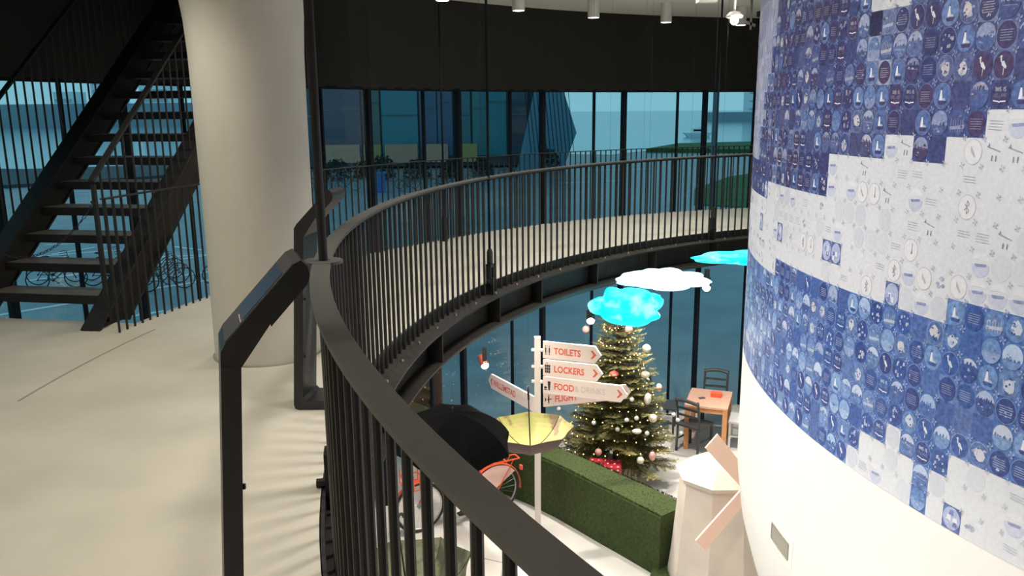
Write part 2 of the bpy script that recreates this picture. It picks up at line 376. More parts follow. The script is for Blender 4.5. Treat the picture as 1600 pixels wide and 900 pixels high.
# ================================================================ ROUND DRUM WITH THE PRINTED MOSAIC
DR = 4.61
drum = thing('round_drum', 'huge white round drum covered with a blue and white circle print, lower part curving inward', 'drum', (CX, CY, ZL))
prof = [(2.9, ZL), (3.15, -3.2), (3.45, -2.85), (3.80, -2.5), (4.05, -2.22), (4.22, -2.0), (4.38, -1.75), (4.50, -1.5), (4.57, -1.25), (4.603, -1.0), (DR, -.92), (DR, -.6), (DR, -.11), (DR, ZC)]
mb = MB(); mb.lathe(prof, 240, (CX, CY, 0)); part('shell', mb, MT['white'], drum, smooth=True)
rg = random.Random(11)
TW, TH = 1.09, .1035
def lit(c, k): return tuple(min(1, max(0, x * k)) for x in c)
def mixc(a, b, t): return tuple(x + (y - x) * t for x, y in zip(a, b))
NAVY = (.038, .045, .16); NAVY2 = (.062, .105, .30); UMID = (.14, .22, .45); ULT = (.42, .49, .68); CREAM = (.62, .58, .60); PLUM = (.075, .045, .11)
LNAVY = (.050, .125, .39); LDEEP = (.038, .055, .22); LMID = (.23, .37, .63); LLT = (.50, .62, .84)
WBG = (.66, .68, .735); WDISC = (.54, .57, .67); WINK = (.28, .32, .50)
FONT = {'T': ['0,1 1,1', '.5,0 .5,1'], 'H': ['0,0 0,1', '1,0 1,1', '0,.5 1,.5'], 'I': ['.5,0 .5,1'], 'S': ['1,1 0,1', '0,1 0,.5', '0,.5 1,.5', '1,.5 1,0', '1,0 0,0'],
        'O': ['0,0 0,1', '0,1 1,1', '1,1 1,0', '1,0 0,0'], 'L': ['0,1 0,0', '0,0 1,0'], 'A': ['0,0 .5,1', '.5,1 1,0', '.2,.4 .8,.4'], 'N': ['0,0 0,1', '0,1 1,0', '1,0 1,1'], 'D': ['0,0 0,1', '0,1 .8,.9', '.8,.9 1,.5', '1,.5 .8,.1', '.8,.1 0,0'], ' ': []}
CIR = [(cos(2 * pi * k / 16), sin(2 * pi * k / 16)) for k in range(16)]
mo = MB()
def region(th, z):
    """white band / blue areas of the big print"""
    if z > -.08:
        if th < 168: top = 1.02; bot = .66
        elif th < 174: top = 1.065; bot = .66
        elif th < 178.6: top = 1.1685; bot = .66
        elif th < 183: top = 1.1685; bot = .755
        elif th < 186.29: top = 1.1685; bot = .755
        elif th < 191.74: top = 1.3755; bot = .755
        elif th < 193.92: top = 1.479; bot = .755
        elif th < 196.1: top = 1.3755; bot = .755
        elif th < 198.28: top = 1.479; bot = .858 if th > 197.2 else .755
        else: top = 1.5825; bot = .858
        if bot < z < top: return 'W'
        if z > top:
            if z > 1.25 and th < 175.2 and z > 1.27 + (th - 170.2) * .16: return 'G'
            if th > 189.5 and th < 193 and 2.0 < z < 2.12: return 'W'
            if 201.5 < th < 206 and z > 1.68 and z < 1.9: return 'W'
            return 'U'
        if z < bot:
            if th > 197.2 and z < .24 - (198.5 - min(th, 198.5)) * .1: return 'W'
            if 193.9 < th < 195.0 and .1 < z < .2: return 'W'
            if 189.7 < th < 196.2 and z < .13 and z > -.06 + max(0, (191.5 - th)) * .03 - max(0, th - 193.2) * .035 and z < .0 + (th - 189) * .03: return 'W'
            return 'L'
    return 'L'
def tile(th, z, kind):
    lay = [0]
    def P(u, v, l): return pol(DR + .0012 + .0006 * l, th + u * TW, z + v * TH)
    def poly(pts, col, l): mo.add([P(u, v, l) for u, v in pts], [tuple(range(len(pts)))], 0, col)
    def line(a, b, w, col, l):
        dx, dy = b[0] - a[0], b[1] - a[1]; L = sqrt(dx * dx + dy * dy) or 1; nx, ny = -dy / L * w / 2, dx / L * w / 2
        poly([(a[0] + nx, a[1] + ny), (a[0] - nx, a[1] - ny), (b[0] - nx, b[1] - ny), (b[0] + nx, b[1] + ny)], col, l)
    def word(s, x0, y0, w, h, lw, col, l):
        cw = w / len(s)
        for i, ch in enumerate(s):
            for st in FONT[ch]:
                p, q = [tuple(float(t) for t in k.split(',')) for k in st.split(' ')]
                X = lambda t: x0 + i * cw + t[0] * cw * .62; line((X(p), y0 + p[1] * h), (X(q), y0 + q[1] * h), lw, col, l)
    r = rg.random; far = th < 176; mac = .5 + .5 * sin(th * .31 + z * 2.2) * cos(z * 3.7 - th * .17) + .3 * sin(th * .83 + 1); mac = min(1, max(0, mac))
    if kind == 'U':
        bgc = mixc(mixc(NAVY, NAVY2, r() * .8), (.26, .32, .50), (.55 if r() < .25 else .12) * mac); dk = mixc(NAVY, PLUM, r() * .8); md = mixc(NAVY2, UMID, r()); lt = mixc(mixc(ULT, CREAM, r()), NAVY2, .5 * (1 - mac)); orn = (.22, .26, .46)
    elif kind == 'L':
        bgc = mixc(LNAVY, (.20, .29, .53), r() * (.35 + .6 * mac)); dk = mixc(LDEEP, LNAVY, r() * .7); md = mixc(LNAVY, LMID, .35 + .65 * r()); lt = mixc(LLT, CREAM, r() * .5); orn = (.30, .37, .62)
    elif kind == 'G':
        bgc = (.42, .45, .60); dk = (.30, .33, .52); md = (.46, .49, .62); lt = (.60, .60, .68); orn = (.35, .38, .55)
    else:
        bgc = WBG; dk = WINK; md = WDISC; lt = (.71, .72, .76); orn = (.48, .50, .58)
    poly([(-.5, -.5), (.5, -.5), (.5, .5), (-.5, .5)], bgc, 0)
    R = .47
    circ = lambda rr, cx=0, cy=0: [(cx + rr * x, cy + rr * y) for x, y in CIR]
    t = r()
    if kind == 'W':
        if t < .30: pass
        elif t < .42: poly(circ(R), mixc(WBG, WDISC, .35 + .4 * r()), 1)
        elif t < .52:
            poly(circ(R), (.48, .50, .58), 1); poly(circ(R - .03), lt, 2)
            q = r()
            if q < .35:
                for a, b in (((0, -.25), (0, .25)), ((0, .25), (.12, .12)), ((.12, .12), (-.12, -.12)), ((0, -.25), (.12, -.12)), ((.12, -.12), (-.12, .12))): line(a, b, .045, (.30, .32, .42), 3)
            elif q < .7: poly([(-.12, .22), (-.04, .12), (.16, -.16), (.10, -.20), (-.12, .02)], (.42, .44, .54), 3)
            else: line((.08, -.15), (.08, .3), .04, (.30, .33, .45), 3); poly([(.02, -.15), (.14, -.15), (.10, .05), (.06, .05)], (.30, .33, .45), 3)
        elif t < .66:
            for k in range(3 + int(r() * 2)): line((-.36, .12 - k * .10), (.34 - .1 * r(), .10 - k * .10), .022, (.42, .44, .56), 2)
        elif t < .80:
            poly([(R * x, R * y) for x, y in CIR if y <= .2], mixc(WBG, (.50, .54, .70), .8), 1); poly([(R * x, R * y) for x, y in CIR if y >= .2], (.70, .72, .78), 1)
            poly([(-.3, .02), (.3, .06), (.26, -.04), (-.24, -.08)], (.26, .30, .52), 3)
        elif t < .90:
            line((-.32, .22), (.34, .06), .035, (.30, .33, .48), 3); poly([(-.3, .2), (-.22, .36), (-.18, .2)], (.25, .28, .42), 3)
            for x in (-.05, .14): line((x, -.28), (x + .02, -.08), .05, (.22, .25, .42), 3)
        elif t < .955:
            for k in range(5): cx, cy = (r() - .5) * .4, (r() - .5) * .35; poly([(cx - .12, cy), (cx, cy - .08), (cx + .12, cy + .03), (cx, cy + .1)], mixc(WINK, WDISC, r()), 3)
        else:
            poly([(-.5, -.5), (.5, -.5), (.5, .5), (-.5, .5)], (.10, .14, .36), 1); poly(circ(R), (.40, .46, .66), 2)
            for k in range(4): cx, cy = (r() - .5) * .5, (r() - .5) * .5; poly([(cx - .14, cy - .1), (cx + .12, cy - .12), (cx + .1, cy + .12), (cx - .1, cy + .1)], (.72, .74, .80) if k % 2 else (.16, .2, .45), 3)
        if not far:
            for a in range(4): c0, s0 = cos(a * pi / 2 + .4), sin(a * pi / 2 + .4); poly([(.5 + .02 * s0, .5 - .02 * c0), (.5 + .11 * c0 - .035 * s0, .5 + .11 * s0 + .035 * c0), (.5 + .13 * c0, .5 + .13 * s0), (.5 + .11 * c0 + .035 * s0, .5 + .11 * s0 - .035 * c0)], orn, 4)
        return
    ring = r() < .45
    if kind == 'U' and r() < .10 * mac: poly([(-.5, -.5), (.5, -.5), (.5, .5), (-.5, .5)], (.30, .36, .52), 1)
    if t < .10: poly([(-.5, -.5), (.5, -.5), (.5, .5), (-.5, .5)], mixc(dk, bgc, .5), 1); return
    if ring: poly(circ(R + .02), mixc(bgc, lt, .55), 1)
    if t < .24:      # text block
        poly(circ(R), dk, 2); c = mixc(dk, lt, .35 + .25 * r())
        for k in range(5): line((-.32 + .04 * r(), .16 - k * .085), (.32 - .08 * r(), .16 - k * .085), .030, c, 3)
    elif t < .34:    # headline badge
        poly(circ(R), dk, 2); word('THIS IS', -.24, .12, .52, .13, .035, mixc(dk, lt, .85), 3); word('HOLLAND', -.30, -.08, .64, .13, .03, mixc(dk, lt, .22), 3)
        for a, b in (((-.3, -.2), (-.05, -.23)), ((-.05, -.23), (0, -.26)), ((0, -.26), (.05, -.23)), ((.05, -.23), (.3, -.22))): line(a, b, .045, mixc(dk, (.8, .82, .9), .9), 3)
    elif t < .50:    # landscape, sky and water with a jagged skyline
        h = -.15 + .4 * r(); sk = mixc(md, lt, .4 + .6 * r()); wt = mixc(dk, md, r())
        poly(circ(R), sk, 2); poly([(R * x, min(R * y, h)) for x, y in CIR], wt, 3)
        x = -.38
        while x < .3: w = .05 + .1 * r(); hh = .03 + .14 * r(); poly([(x, h), (x + w, h), (x + w * .8, h + hh), (x + w * .3, h + hh * .8)], mixc(dk, wt, .4), 4); x += w * (1.1 + r())
        if r() < .5: line((-.35, h - .12), (.35, h - .16), .03, mixc(wt, lt, .5), 4)
    elif t < .58:    # wading bird
        poly(circ(R), dk, 2); c = mixc(dk, (.78, .8, .86), .85)
        poly([(-.10, .10), (.02, .14), (.16, -.06), (.14, -.14), (-.06, -.02)], c, 3); line((-.09, .10), (-.13, .28), .06, c, 4); poly([(-.22, .26), (-.1, .34), (-.06, .26)], c, 4); line((.04, -.08), (.03, -.34), .025, c, 3)
    elif t < .67:    # lighthouse and boat
        poly(circ(R), md, 2); c = (.74, .76, .82); poly([(-.15, -.16), (.04, -.16), (-.02, .22), (-.09, .22)], c, 3); poly([(-.02, -.06), (.20, -.10), (.22, -.18), (-.02, -.16)], mixc(c, md, .5), 3); poly([(-.24, -.20), (.30, -.18), (.20, -.32), (-.16, -.32)], dk, 3); poly([(-.10, .22), (-.01, .22), (-.055, .31)], dk, 4)
    elif t < .77:    # crowd
        poly(circ(R), dk, 2)
        for k in range(9): cx, cy = (r() - .5) * .6, (r() - .5) * .6; q = .03 + .05 * r(); poly([(cx - q, cy - q), (cx + q, cy - q * .6), (cx + q * .7, cy + q * 1.3), (cx - q * .8, cy + q)], mixc(dk, lt, .6 + .4 * r()), 3)
    elif t < .85:    # bridge with pylons
        poly(circ(R), mixc(md, dk, .3), 2); c = mixc(md, lt, .8); poly([(-.4, -.12), (.4, -.05), (.38, -.18), (-.38, -.24)], c, 3)
        for k in range(6): x = -.32 + k * .13; line((x, -.3), (x, .08 + .12 * r()), .025, c, 4)
    elif t < .92:    # plain disc with haze
        poly(circ(R), md, 2); poly([(R * x, min(R * y, -.1 * r())) for x, y in CIR], mixc(md, lt, .3), 3)
    else:            # portrait / still life
        poly(circ(R), mixc(dk, md, .5), 2); c = mixc(lt, CREAM, r())
        w0 = r() * 6.28; poly([(.06 * sin(w0) + (.20 + .10 * r()) * cx, .06 * cos(w0) + (.20 + .12 * r()) * cy) for cx, cy in CIR[::2]], c, 3); poly([(.32 * cos(w0), .32 * sin(w0)), (.34 * cos(w0 + 1.2), .34 * sin(w0 + 1.2)), (.1 * cos(w0 + 2), .1 * sin(w0 + 2))], mixc(c, md, .4), 3)
        for k in range(3): cx, cy = (r() - .5) * .4, (r() - .5) * .5; poly([(cx - .05, cy), (cx, cy - .06), (cx + .06, cy), (cx, cy + .05)], dk, 4)
    if .34 < t < .50 or t > .77 or t < .24 and r() < .3:
        for k in range(5):
            w0 = r() * 6.28; q0 = .36 * sqrt(r()); cx, cy = q0 * cos(w0), q0 * sin(w0); q = .025 + .05 * r(); poly([(cx - q * 1.4, cy - q * .4), (cx + q, cy - q * .7), (cx + q * 1.3, cy + q * .3), (cx - q * .5, cy + q * .8)], mixc(dk, lt, r()), 4)
    if not far or kind == 'L':
        for a in range(4): c0, s0 = cos(a * pi / 2 + .4), sin(a * pi / 2 + .4); poly([(.5 + .03 * s0, .5 - .03 * c0), (.5 + .12 * c0 - .045 * s0, .5 + .12 * s0 + .045 * c0), (.5 + .16 * c0, .5 + .16 * s0), (.5 + .12 * c0 + .045 * s0, .5 + .12 * s0 - .045 * c0)], orn, 5)
for j in range(30):
    z = -.0735 + TH * (j + .5)
    if z + TH / 2 > ZC: break
    for i in range(-31, 24):
        th = 196.1 + TW * (i + .5); tile(th, z, region(th, z))
me = mo.mesh('picture_mosaic', [], fixn=False)
me.materials.clear()
ca = me.color_attributes.new('print', 'FLOAT_COLOR', 'CORNER'); buf = []
for f, c in zip(mo.f, mo.c): buf.extend((c[0], c[1], c[2], 1.0) * len(f))
ca.data.foreach_set('color', buf)
mm = bpy.data.materials.new('printed_film'); mm.use_nodes = True; n = mm.node_tree; at = n.nodes.new('ShaderNodeAttribute'); at.attribute_name = 'print'
b = n.nodes['Principled BSDF']; b.inputs['Roughness'].default_value = .45
# soften the inks with a little printed noise
no = n.nodes.new('ShaderNodeTexNoise'); no.inputs['Scale'].default_value = 38; no.inputs['Detail'].default_value = 4; tcx = n.nodes.new('ShaderNodeTexCoord'); mr = n.nodes.new('ShaderNodeMapRange'); mr.inputs['From Min'].default_value = .3; mr.inputs['From Max'].default_value = .7; mr.inputs['To Min'].default_value = .93; mr.inputs['To Max'].default_value = 1.07
mu = n.nodes.new('ShaderNodeVectorMath'); mu.operation = 'SCALE'
n.links.new(tcx.outputs['Object'], no.inputs['Vector']); n.links.new(no.outputs['Fac'], mr.inputs['Value']); bw_ = n.nodes.new('ShaderNodeRGBToBW'); n.links.new(at.outputs['Color'], bw_.inputs[0]); am_ = n.nodes.new('ShaderNodeMapRange'); am_.inputs['From Min'].default_value = .15; am_.inputs['From Max'].default_value = .6; am_.inputs['To Min'].default_value = 1.0; am_.inputs['To Max'].default_value = 0.12
no2 = n.nodes.new('ShaderNodeTexNoise'); no2.inputs['Scale'].default_value = 62; no2.inputs['Detail'].default_value = 5; n.links.new(tcx.outputs['Object'], no2.inputs['Vector'])
m2 = n.nodes.new('ShaderNodeMapRange'); m2.inputs['From Min'].default_value = .32; m2.inputs['From Max'].default_value = .68; m2.inputs['To Min'].default_value = -.30; m2.inputs['To Max'].default_value = .42; n.links.new(no2.outputs['Fac'], m2.inputs['Value'])
ma_ = n.nodes.new('ShaderNodeMath'); ma_.operation = 'MULTIPLY_ADD'; n.links.new(bw_.outputs[0], am_.inputs['Value']); n.links.new(m2.outputs[0], ma_.inputs[0]); n.links.new(am_.outputs[0], ma_.inputs[1]); ma_.inputs[2].default_value = 1.0
n.links.new(at.outputs['Color'], mu.inputs[0]); n.links.new(ma_.outputs[0], mu.inputs['Scale']); n.links.new(mu.outputs['Vector'], b.inputs['Base Color'])
me.materials.append(mm)
mob = bpy.data.objects.new('picture_mosaic', me); COL.objects.link(mob); mob.parent = drum; mob.location = -Vector(drum.location); mob['kind'] = 'stuff'; mob['label'] = 'blue and white print of small round pictures covering the drum'
# ventilation opening
mb = MB()
def dquad(a0, a1, z0, z1, r, mi=0):
    mb.ringbox(r - .004, r, z0, z1, a0, a1, .5)
dquad(181.0, 185.15, -.915, -.725, DR + .003); part('cover_plate', mb, MT['white'], drum)
mb = MB(); dquad(181.5, 184.6, -.868, -.772, DR + .005); gv = part('vent_opening', mb, MT['vent'], drum, label='grey vent opening in the white lower shell')
mb = MB()
for zz in (-.868, -.772): mb.ringbox(DR, DR + .008, zz - .002, zz + .002, 181.5, 184.6, .5)
for aa in (181.5, 184.6): mb.ringbox(DR, DR + .008, -.868, -.772, aa - .02, aa + .02, .04)
part('vent_frame', mb, MT['groove'], gv)

# ================================================================ STAIRCASE
st = thing('staircase', 'dark steel open staircase rising beside the glass, left of the round column', 'staircase', (-3.7, 6.2, 0))
d = Vector((.17, .985, 0)); av = Vector((.985, -.17, 0)); N0L = Vector((-4.22, 6.41, 0)); N0R = Vector((-3.22, 6.24, 0)); RUN = .24; RISE = .20; XS = Matrix((av, d, Vector((0, 0, 1)))).transposed()
NS = 15
for k in range(1, NS):
    p = (N0L + N0R) / 2 + d * ((k - 1) * RUN + .14) + Vector((0, 0, RISE * k - .033))
    mb = MB(); mb.box(p, (1.0, .29, .066), XS); tr = part('tread', mb, MT['steel2'], st)
    mb = MB(); mb.box(p + Vector((0, 0, .0345)), (.97, .26, .004), XS); part('tread_inlay', mb, MT['tread'], tr, label='worn brown grey walking surface')
SL = RISE / RUN
def stringer(base, side):
    mb = MB(); s0, s1 = -.29, 3.7
    pr = [(s0, 0), (.10, 0), (s1 + .42, (s1 - s0) * SL), (s1, (s1 - s0) * SL)]
    vs = []
    for off in (.03 * side, .13 * side):
        for s, z in pr: vs.append(base + d * s + av * off + Vector((0, 0, z)))
    mb.add(vs, [(0, 1, 2, 3), (7, 6, 5, 4), (0, 4, 5, 1), (1, 5, 6, 2), (2, 6, 7, 3), (3, 7, 4, 0)]); part('stringer', mb, MT['steel2'], st)
    # flanges give the channel section its shadow lines
    mb = MB()
    mb.bar(base + d * (s0 + .01) + av * (.10 * side), base + d * (s1 + .01) + av * (.10 * side) + Vector((0, 0, (s1 - s0) * SL)), .16, .018)
    mb.bar(base + d * (.08) + av * (.10 * side), base + d * (s1 + .40) + av * (.10 * side) + Vector((0, 0, (s1 - s0) * SL)), .16, .018)
    part('stringer_flange', mb, MT['steel'], st)
stringer(N0L, -1); stringer(N0R, 1)
sb = baluster_mesh(.96, .009)
for base, side in ((N0L, -1), (N0R, 1)):
    off = av * (.155 * side); h0 = lambda s: (s + .32) * SL
    mb = MB(); a_ = base + off + d * -.15 + Vector((0, 0, .13 * SL)) + Vector((0, 0, 1.0)); b_ = base + off + d * 3.6 + Vector((0, 0, h0(3.6) + .96)); mb.bar(a_, b_, .045, .02); part('stair_handrail', mb, MT['steel'], st)
    s = -.04
    while s < 3.5: inst('baluster', sb, st, base + off + d * s + Vector((0, 0, h0(s)))); s += .105
    mb = MB(); mb.box(base + off + d * -.13 + Vector((0, 0, .56)), (.028, .028, 1.04), XS); part('newel', mb, MT['steel'], st)
# guard closing the gap between railing and stair
mb = MB(); mb.tube([N0R + av * .155 + d * -.13 + Vector((0, 0, .93)), N0R + av * .155 + d * -.17 + Vector((0, 0, .96))], .01); part('chain_hook', mb, MT['steel'], st)
# chain
A = N0R + av * .155 + d * -.17 + Vector((0, 0, .93)); B = N0L - av * .155 + d * -.17 + Vector((0, 0, .93)); mb = MB()
NL = 44
pt = lambda t: A + (B - A) * t + Vector((0, 0, -.40 * 4 * t * (1 - t)))
for k in range(NL):
    p = pt((k + .5) / NL); q = (pt((k + 1) / NL) - pt(k / NL)).normalized(); up_ = q.orthogonal().normalized(); sd = q.cross(up_) if k % 2 else up_
    mb.tube([p + q * (.019 * cos(w)) + sd * (.010 * sin(w)) for w in [2 * pi * i / 8 for i in range(8)]], .0032, 4, closed=True)
ch = part('barrier_chain', mb, MT['steel'], None); tag(ch, 'dark chain hanging across the foot of the staircase', 'chain')

# ================================================================ KIOSKS
def kiosk(origin, u, w, width, label, run, rise):
    t = thing('information_kiosk', label, 'kiosk', (origin[0], origin[1], 0)); O = Vector((origin[0], origin[1], 0)); u = Vector((*u, 0)).normalized(); w = Vector((*w, 0)).normalized()
    def ext(poly, w0, w1):
        poly = [((s if z < .96 or s < .05 else .025 + (s - .025) * run / .25) + z * .065, z if z < 1.0 else 1.0 + (z - 1.0) * rise) for s, z in poly]
        mb = MB(); n = len(poly); vs = [O + u * s + Vector((0, 0, z)) + w * ww for ww in (w0, w1) for s, z in poly]
        mb.add(vs, [tuple(range(n)), tuple(range(2 * n - 1, n - 1, -1))] + [(i, (i + 1) % n, n + (i + 1) % n, n + i) for i in range(n)]); return mb
    mb = ext([(.03, 0), (.008, .008), (0, .03), (0, .97), (.050, .955), (.050, .070), (.069, .052), (.30, .052), (.30, 0)], 0, width); part('post', mb, MT['kiosk'], t)
    mb = ext([(0, .965), (0, 1.0), (.012, 1.022), (.235, 1.192), (.262, 1.200), (.285, 1.185), (.293, 1.165), (.285, 1.143), (.16, 1.05), (.158, 1.057), (.050, .955)], 0, width); pn = part('display_head', mb, MT['kiosk'], t)
    s0, z0 = .012 + 1.022 * .065, 1.0 + .022 * rise; ds, dz = .025 + .21 * run / .25 + .065 * (1.0 + .192 * rise) - s0, .170 * rise; sl_ = atan2(dz, ds); nrm = u * -sin(sl_) + Vector((0, 0, cos(sl_)))
    def plate(f0, f1, w0, w1, lift, name, m, par, lab=None):
        mb = MB(); c = [O + u * (s0 + ds * f) + Vector((0, 0, z0 + dz * f)) + w * ww for f, ww in ((f0, w0), (f1, w0), (f1, w1), (f0, w1))]
        mb.add([p + nrm * .0002 for p in c] + [p + nrm * lift for p in c], [(0, 1, 2, 3), (7, 6, 5, 4), (0, 1, 5, 4), (1, 2, 6, 5), (2, 3, 7, 6), (3, 0, 4, 7)]); return part(name, mb, m, par, label=lab)
    f = plate(.0, 1.0, .008, width - .008, .0015, 'face_plate', MT['kioskface'], pn)
    plate(.28, .86, .022, width - .03, .0030, 'screen', MT['screen'], pn, 'glossy dark screen')
    plate(.235, .245, .02, width - .10, .0030, 'light_strip', MT['palegrey'], pn, 'thin pale strip beside the screen')
    mb = MB()
    for zz in (.30, .62): mb.box(O + u * (.054 + zz * .065) + w * .02 + Vector((0, 0, zz)), (.008, .008, .014))
    part('screw', mb, MT['kiosk'], t)
    return t
kiosk((-.803, 1.977), (.935, .355), (-.355, .935), .205, 'black bent metal information kiosk with slanted screen, nearest to the viewer', .185, 1.12)
kiosk((-1.20, 4.24), (1, 0), (.10, .99), .22, 'black bent metal information kiosk with slanted screen behind the near one, beside the column', .165, 1.0)

# ================================================================ CEILING LAMPS
def spot(loc, rot, power, ang, name='spot_lamp', size=.05, blend=.5, col=WARM, parent=None):
    L = bpy.data.lights.new(name, 'SPOT'); L.energy = power; L.spot_size = RD(ang); L.spot_blend = blend; L.color = col; L.shadow_soft_size = size
    o = bpy.data.objects.new(name, L); COL.objects.link(o)
    if parent: o.parent = parent; o.location = Vector(loc) - wloc(parent)
    else: o.location = loc
    o.rotation_euler = rot; return o
def aim(a, b): return (Vector(b) - Vector(a)).to_track_quat('-Z', 'Y').to_euler()
mb = MB(); mb.lathe([(.03, ZC - 2.76), (.074, ZC - 2.76), (.078, ZC - 2.755), (.078, 0), (0, 0)], 24); 
mb = MB(); mb.lathe([(.070, 0), (.078, .004), (.078, .265), (.0, .265)], 24); body = mb.mesh('lamp_body', MT['lampbody'], smooth=True)
mb = MB(); mb.lathe([(0, .0), (.069, .0)], 24); lens = mb.mesh('lens', MT['lens'])
names = {144.6: 'first white ceiling downlight from the left, above the teal building', 135.7: 'second white ceiling downlight from the left', 126.7: 'third white ceiling downlight from the left', 118.0: 'white ceiling downlight nearest to the round drum'}
ths = [109.2, 118.0, 126.7, 135.7, 144.6, 153.6, 162.6, 171.6, 180.6, 189.6, 198.6, 207.6, 216.6, 225.6]
for a in ths:
    p = pol(8.4, a, 2.755)
    t = thing('ceiling_downlight', names.get(a, 'white ceiling downlight above the gallery, outside the picture'), 'lamp', p, 0, None if a in names else 'gallery downlights outside the picture')
    inst('lamp_body', body, t, p); inst('lens', lens, t, p + Vector((0, 0, .002)))
    spot(p - Vector((0, 0, .01)), (0, 0, 0), K_CEIL, 125, parent=t, size=.18, blend=.7)
# unseen spots added over the void to brighten the drum print
for a in [130, 146, 162, 176, 190, 204, 218]:
    p = pol(6.35, a, 2.9); t = thing('added_drum_spot', 'added unseen spotlight aimed at the round drum, outside the picture', 'lamp', p, 0, 'added drum spotlights outside the picture')
    q = aim(p, pol(4.6, a, .1)); m_ = q.to_matrix()
    mb = MB(); mb.lathe([(.05, 0), (.055, .01), (.055, .16), (0, .16)], 16, X=m_); part('lamp_body', mb, MT['lampbody'], t, smooth=True, local=True)
    spot(p + m_ @ Vector((0, 0, -.03)), q, 112, 104, parent=t, size=.22, blend=.9, col=(1, .97, .92))
# bright track spot and boxes beside the drum
p = Vector((2.40, 9.15, 2.50)); t = thing('track_spotlight', 'glaring spotlight on the ceiling beside the round drum', 'lamp', p)
mb = MB(); mb.sphere(p, .045, 14, 8); part('lens', mb, MT['bulb'], t, smooth=True)
L = bpy.data.lights.new('bulb_light', 'POINT'); L.energy = 12; L.shadow_soft_size = .06; L.color = WARM; lo = bpy.data.objects.new('bulb_light', L); COL.objects.link(lo); lo.parent = t; lo.location = (.05, -.14, -.02)
mb = MB(); mb.lathe([(.05, .02), (.085, .03), (.09, .05), (.05, .09), (0, .10)], 20, p); mb.tube([p + Vector((0, 0, .09)), Vector((p.x, p.y, ZC))], .012); part('lamp_body', mb, MT['lampbody'], t, smooth=True)
mb = MB(); mb.box((2.12, 9.25, 2.86), (.2, .15, .32)); o = part('ceiling_box', mb, MT['lampbody']); tag(o, 'beige box on the ceiling between the downlights and the drum', 'box')
mb = MB(); c = Vector((2.62, 9.3, 0)); mb.bar((c.x, c.y, ZC), (c.x, c.y, 2.42), .02, .02); mb.bar((c.x - .06, c.y, 2.50), (c.x + .05, c.y, 2.46), .02, .03); o = part('hook_bracket', mb, MT['steel']); tag(o, 'small dark bracket hanging from the ceiling right of the glaring spotlight', 'bracket')

# ================================================================ LOWER HALL
def text_mesh(s, size, ext=.0015, bold=0.0):
    c = bpy.data.curves.new('t', 'FONT'); c.body = s; c.size = size; c.extrude = ext; c.offset = bold; c.resolution_u = 3
    o = bpy.data.objects.new('t', c); COL.objects.link(o); bpy.context.view_layer.update()
    me = bpy.data.meshes.new_from_object(o.evaluated_get(bpy.context.evaluated_depsgraph_get())); bpy.data.objects.remove(o); return me
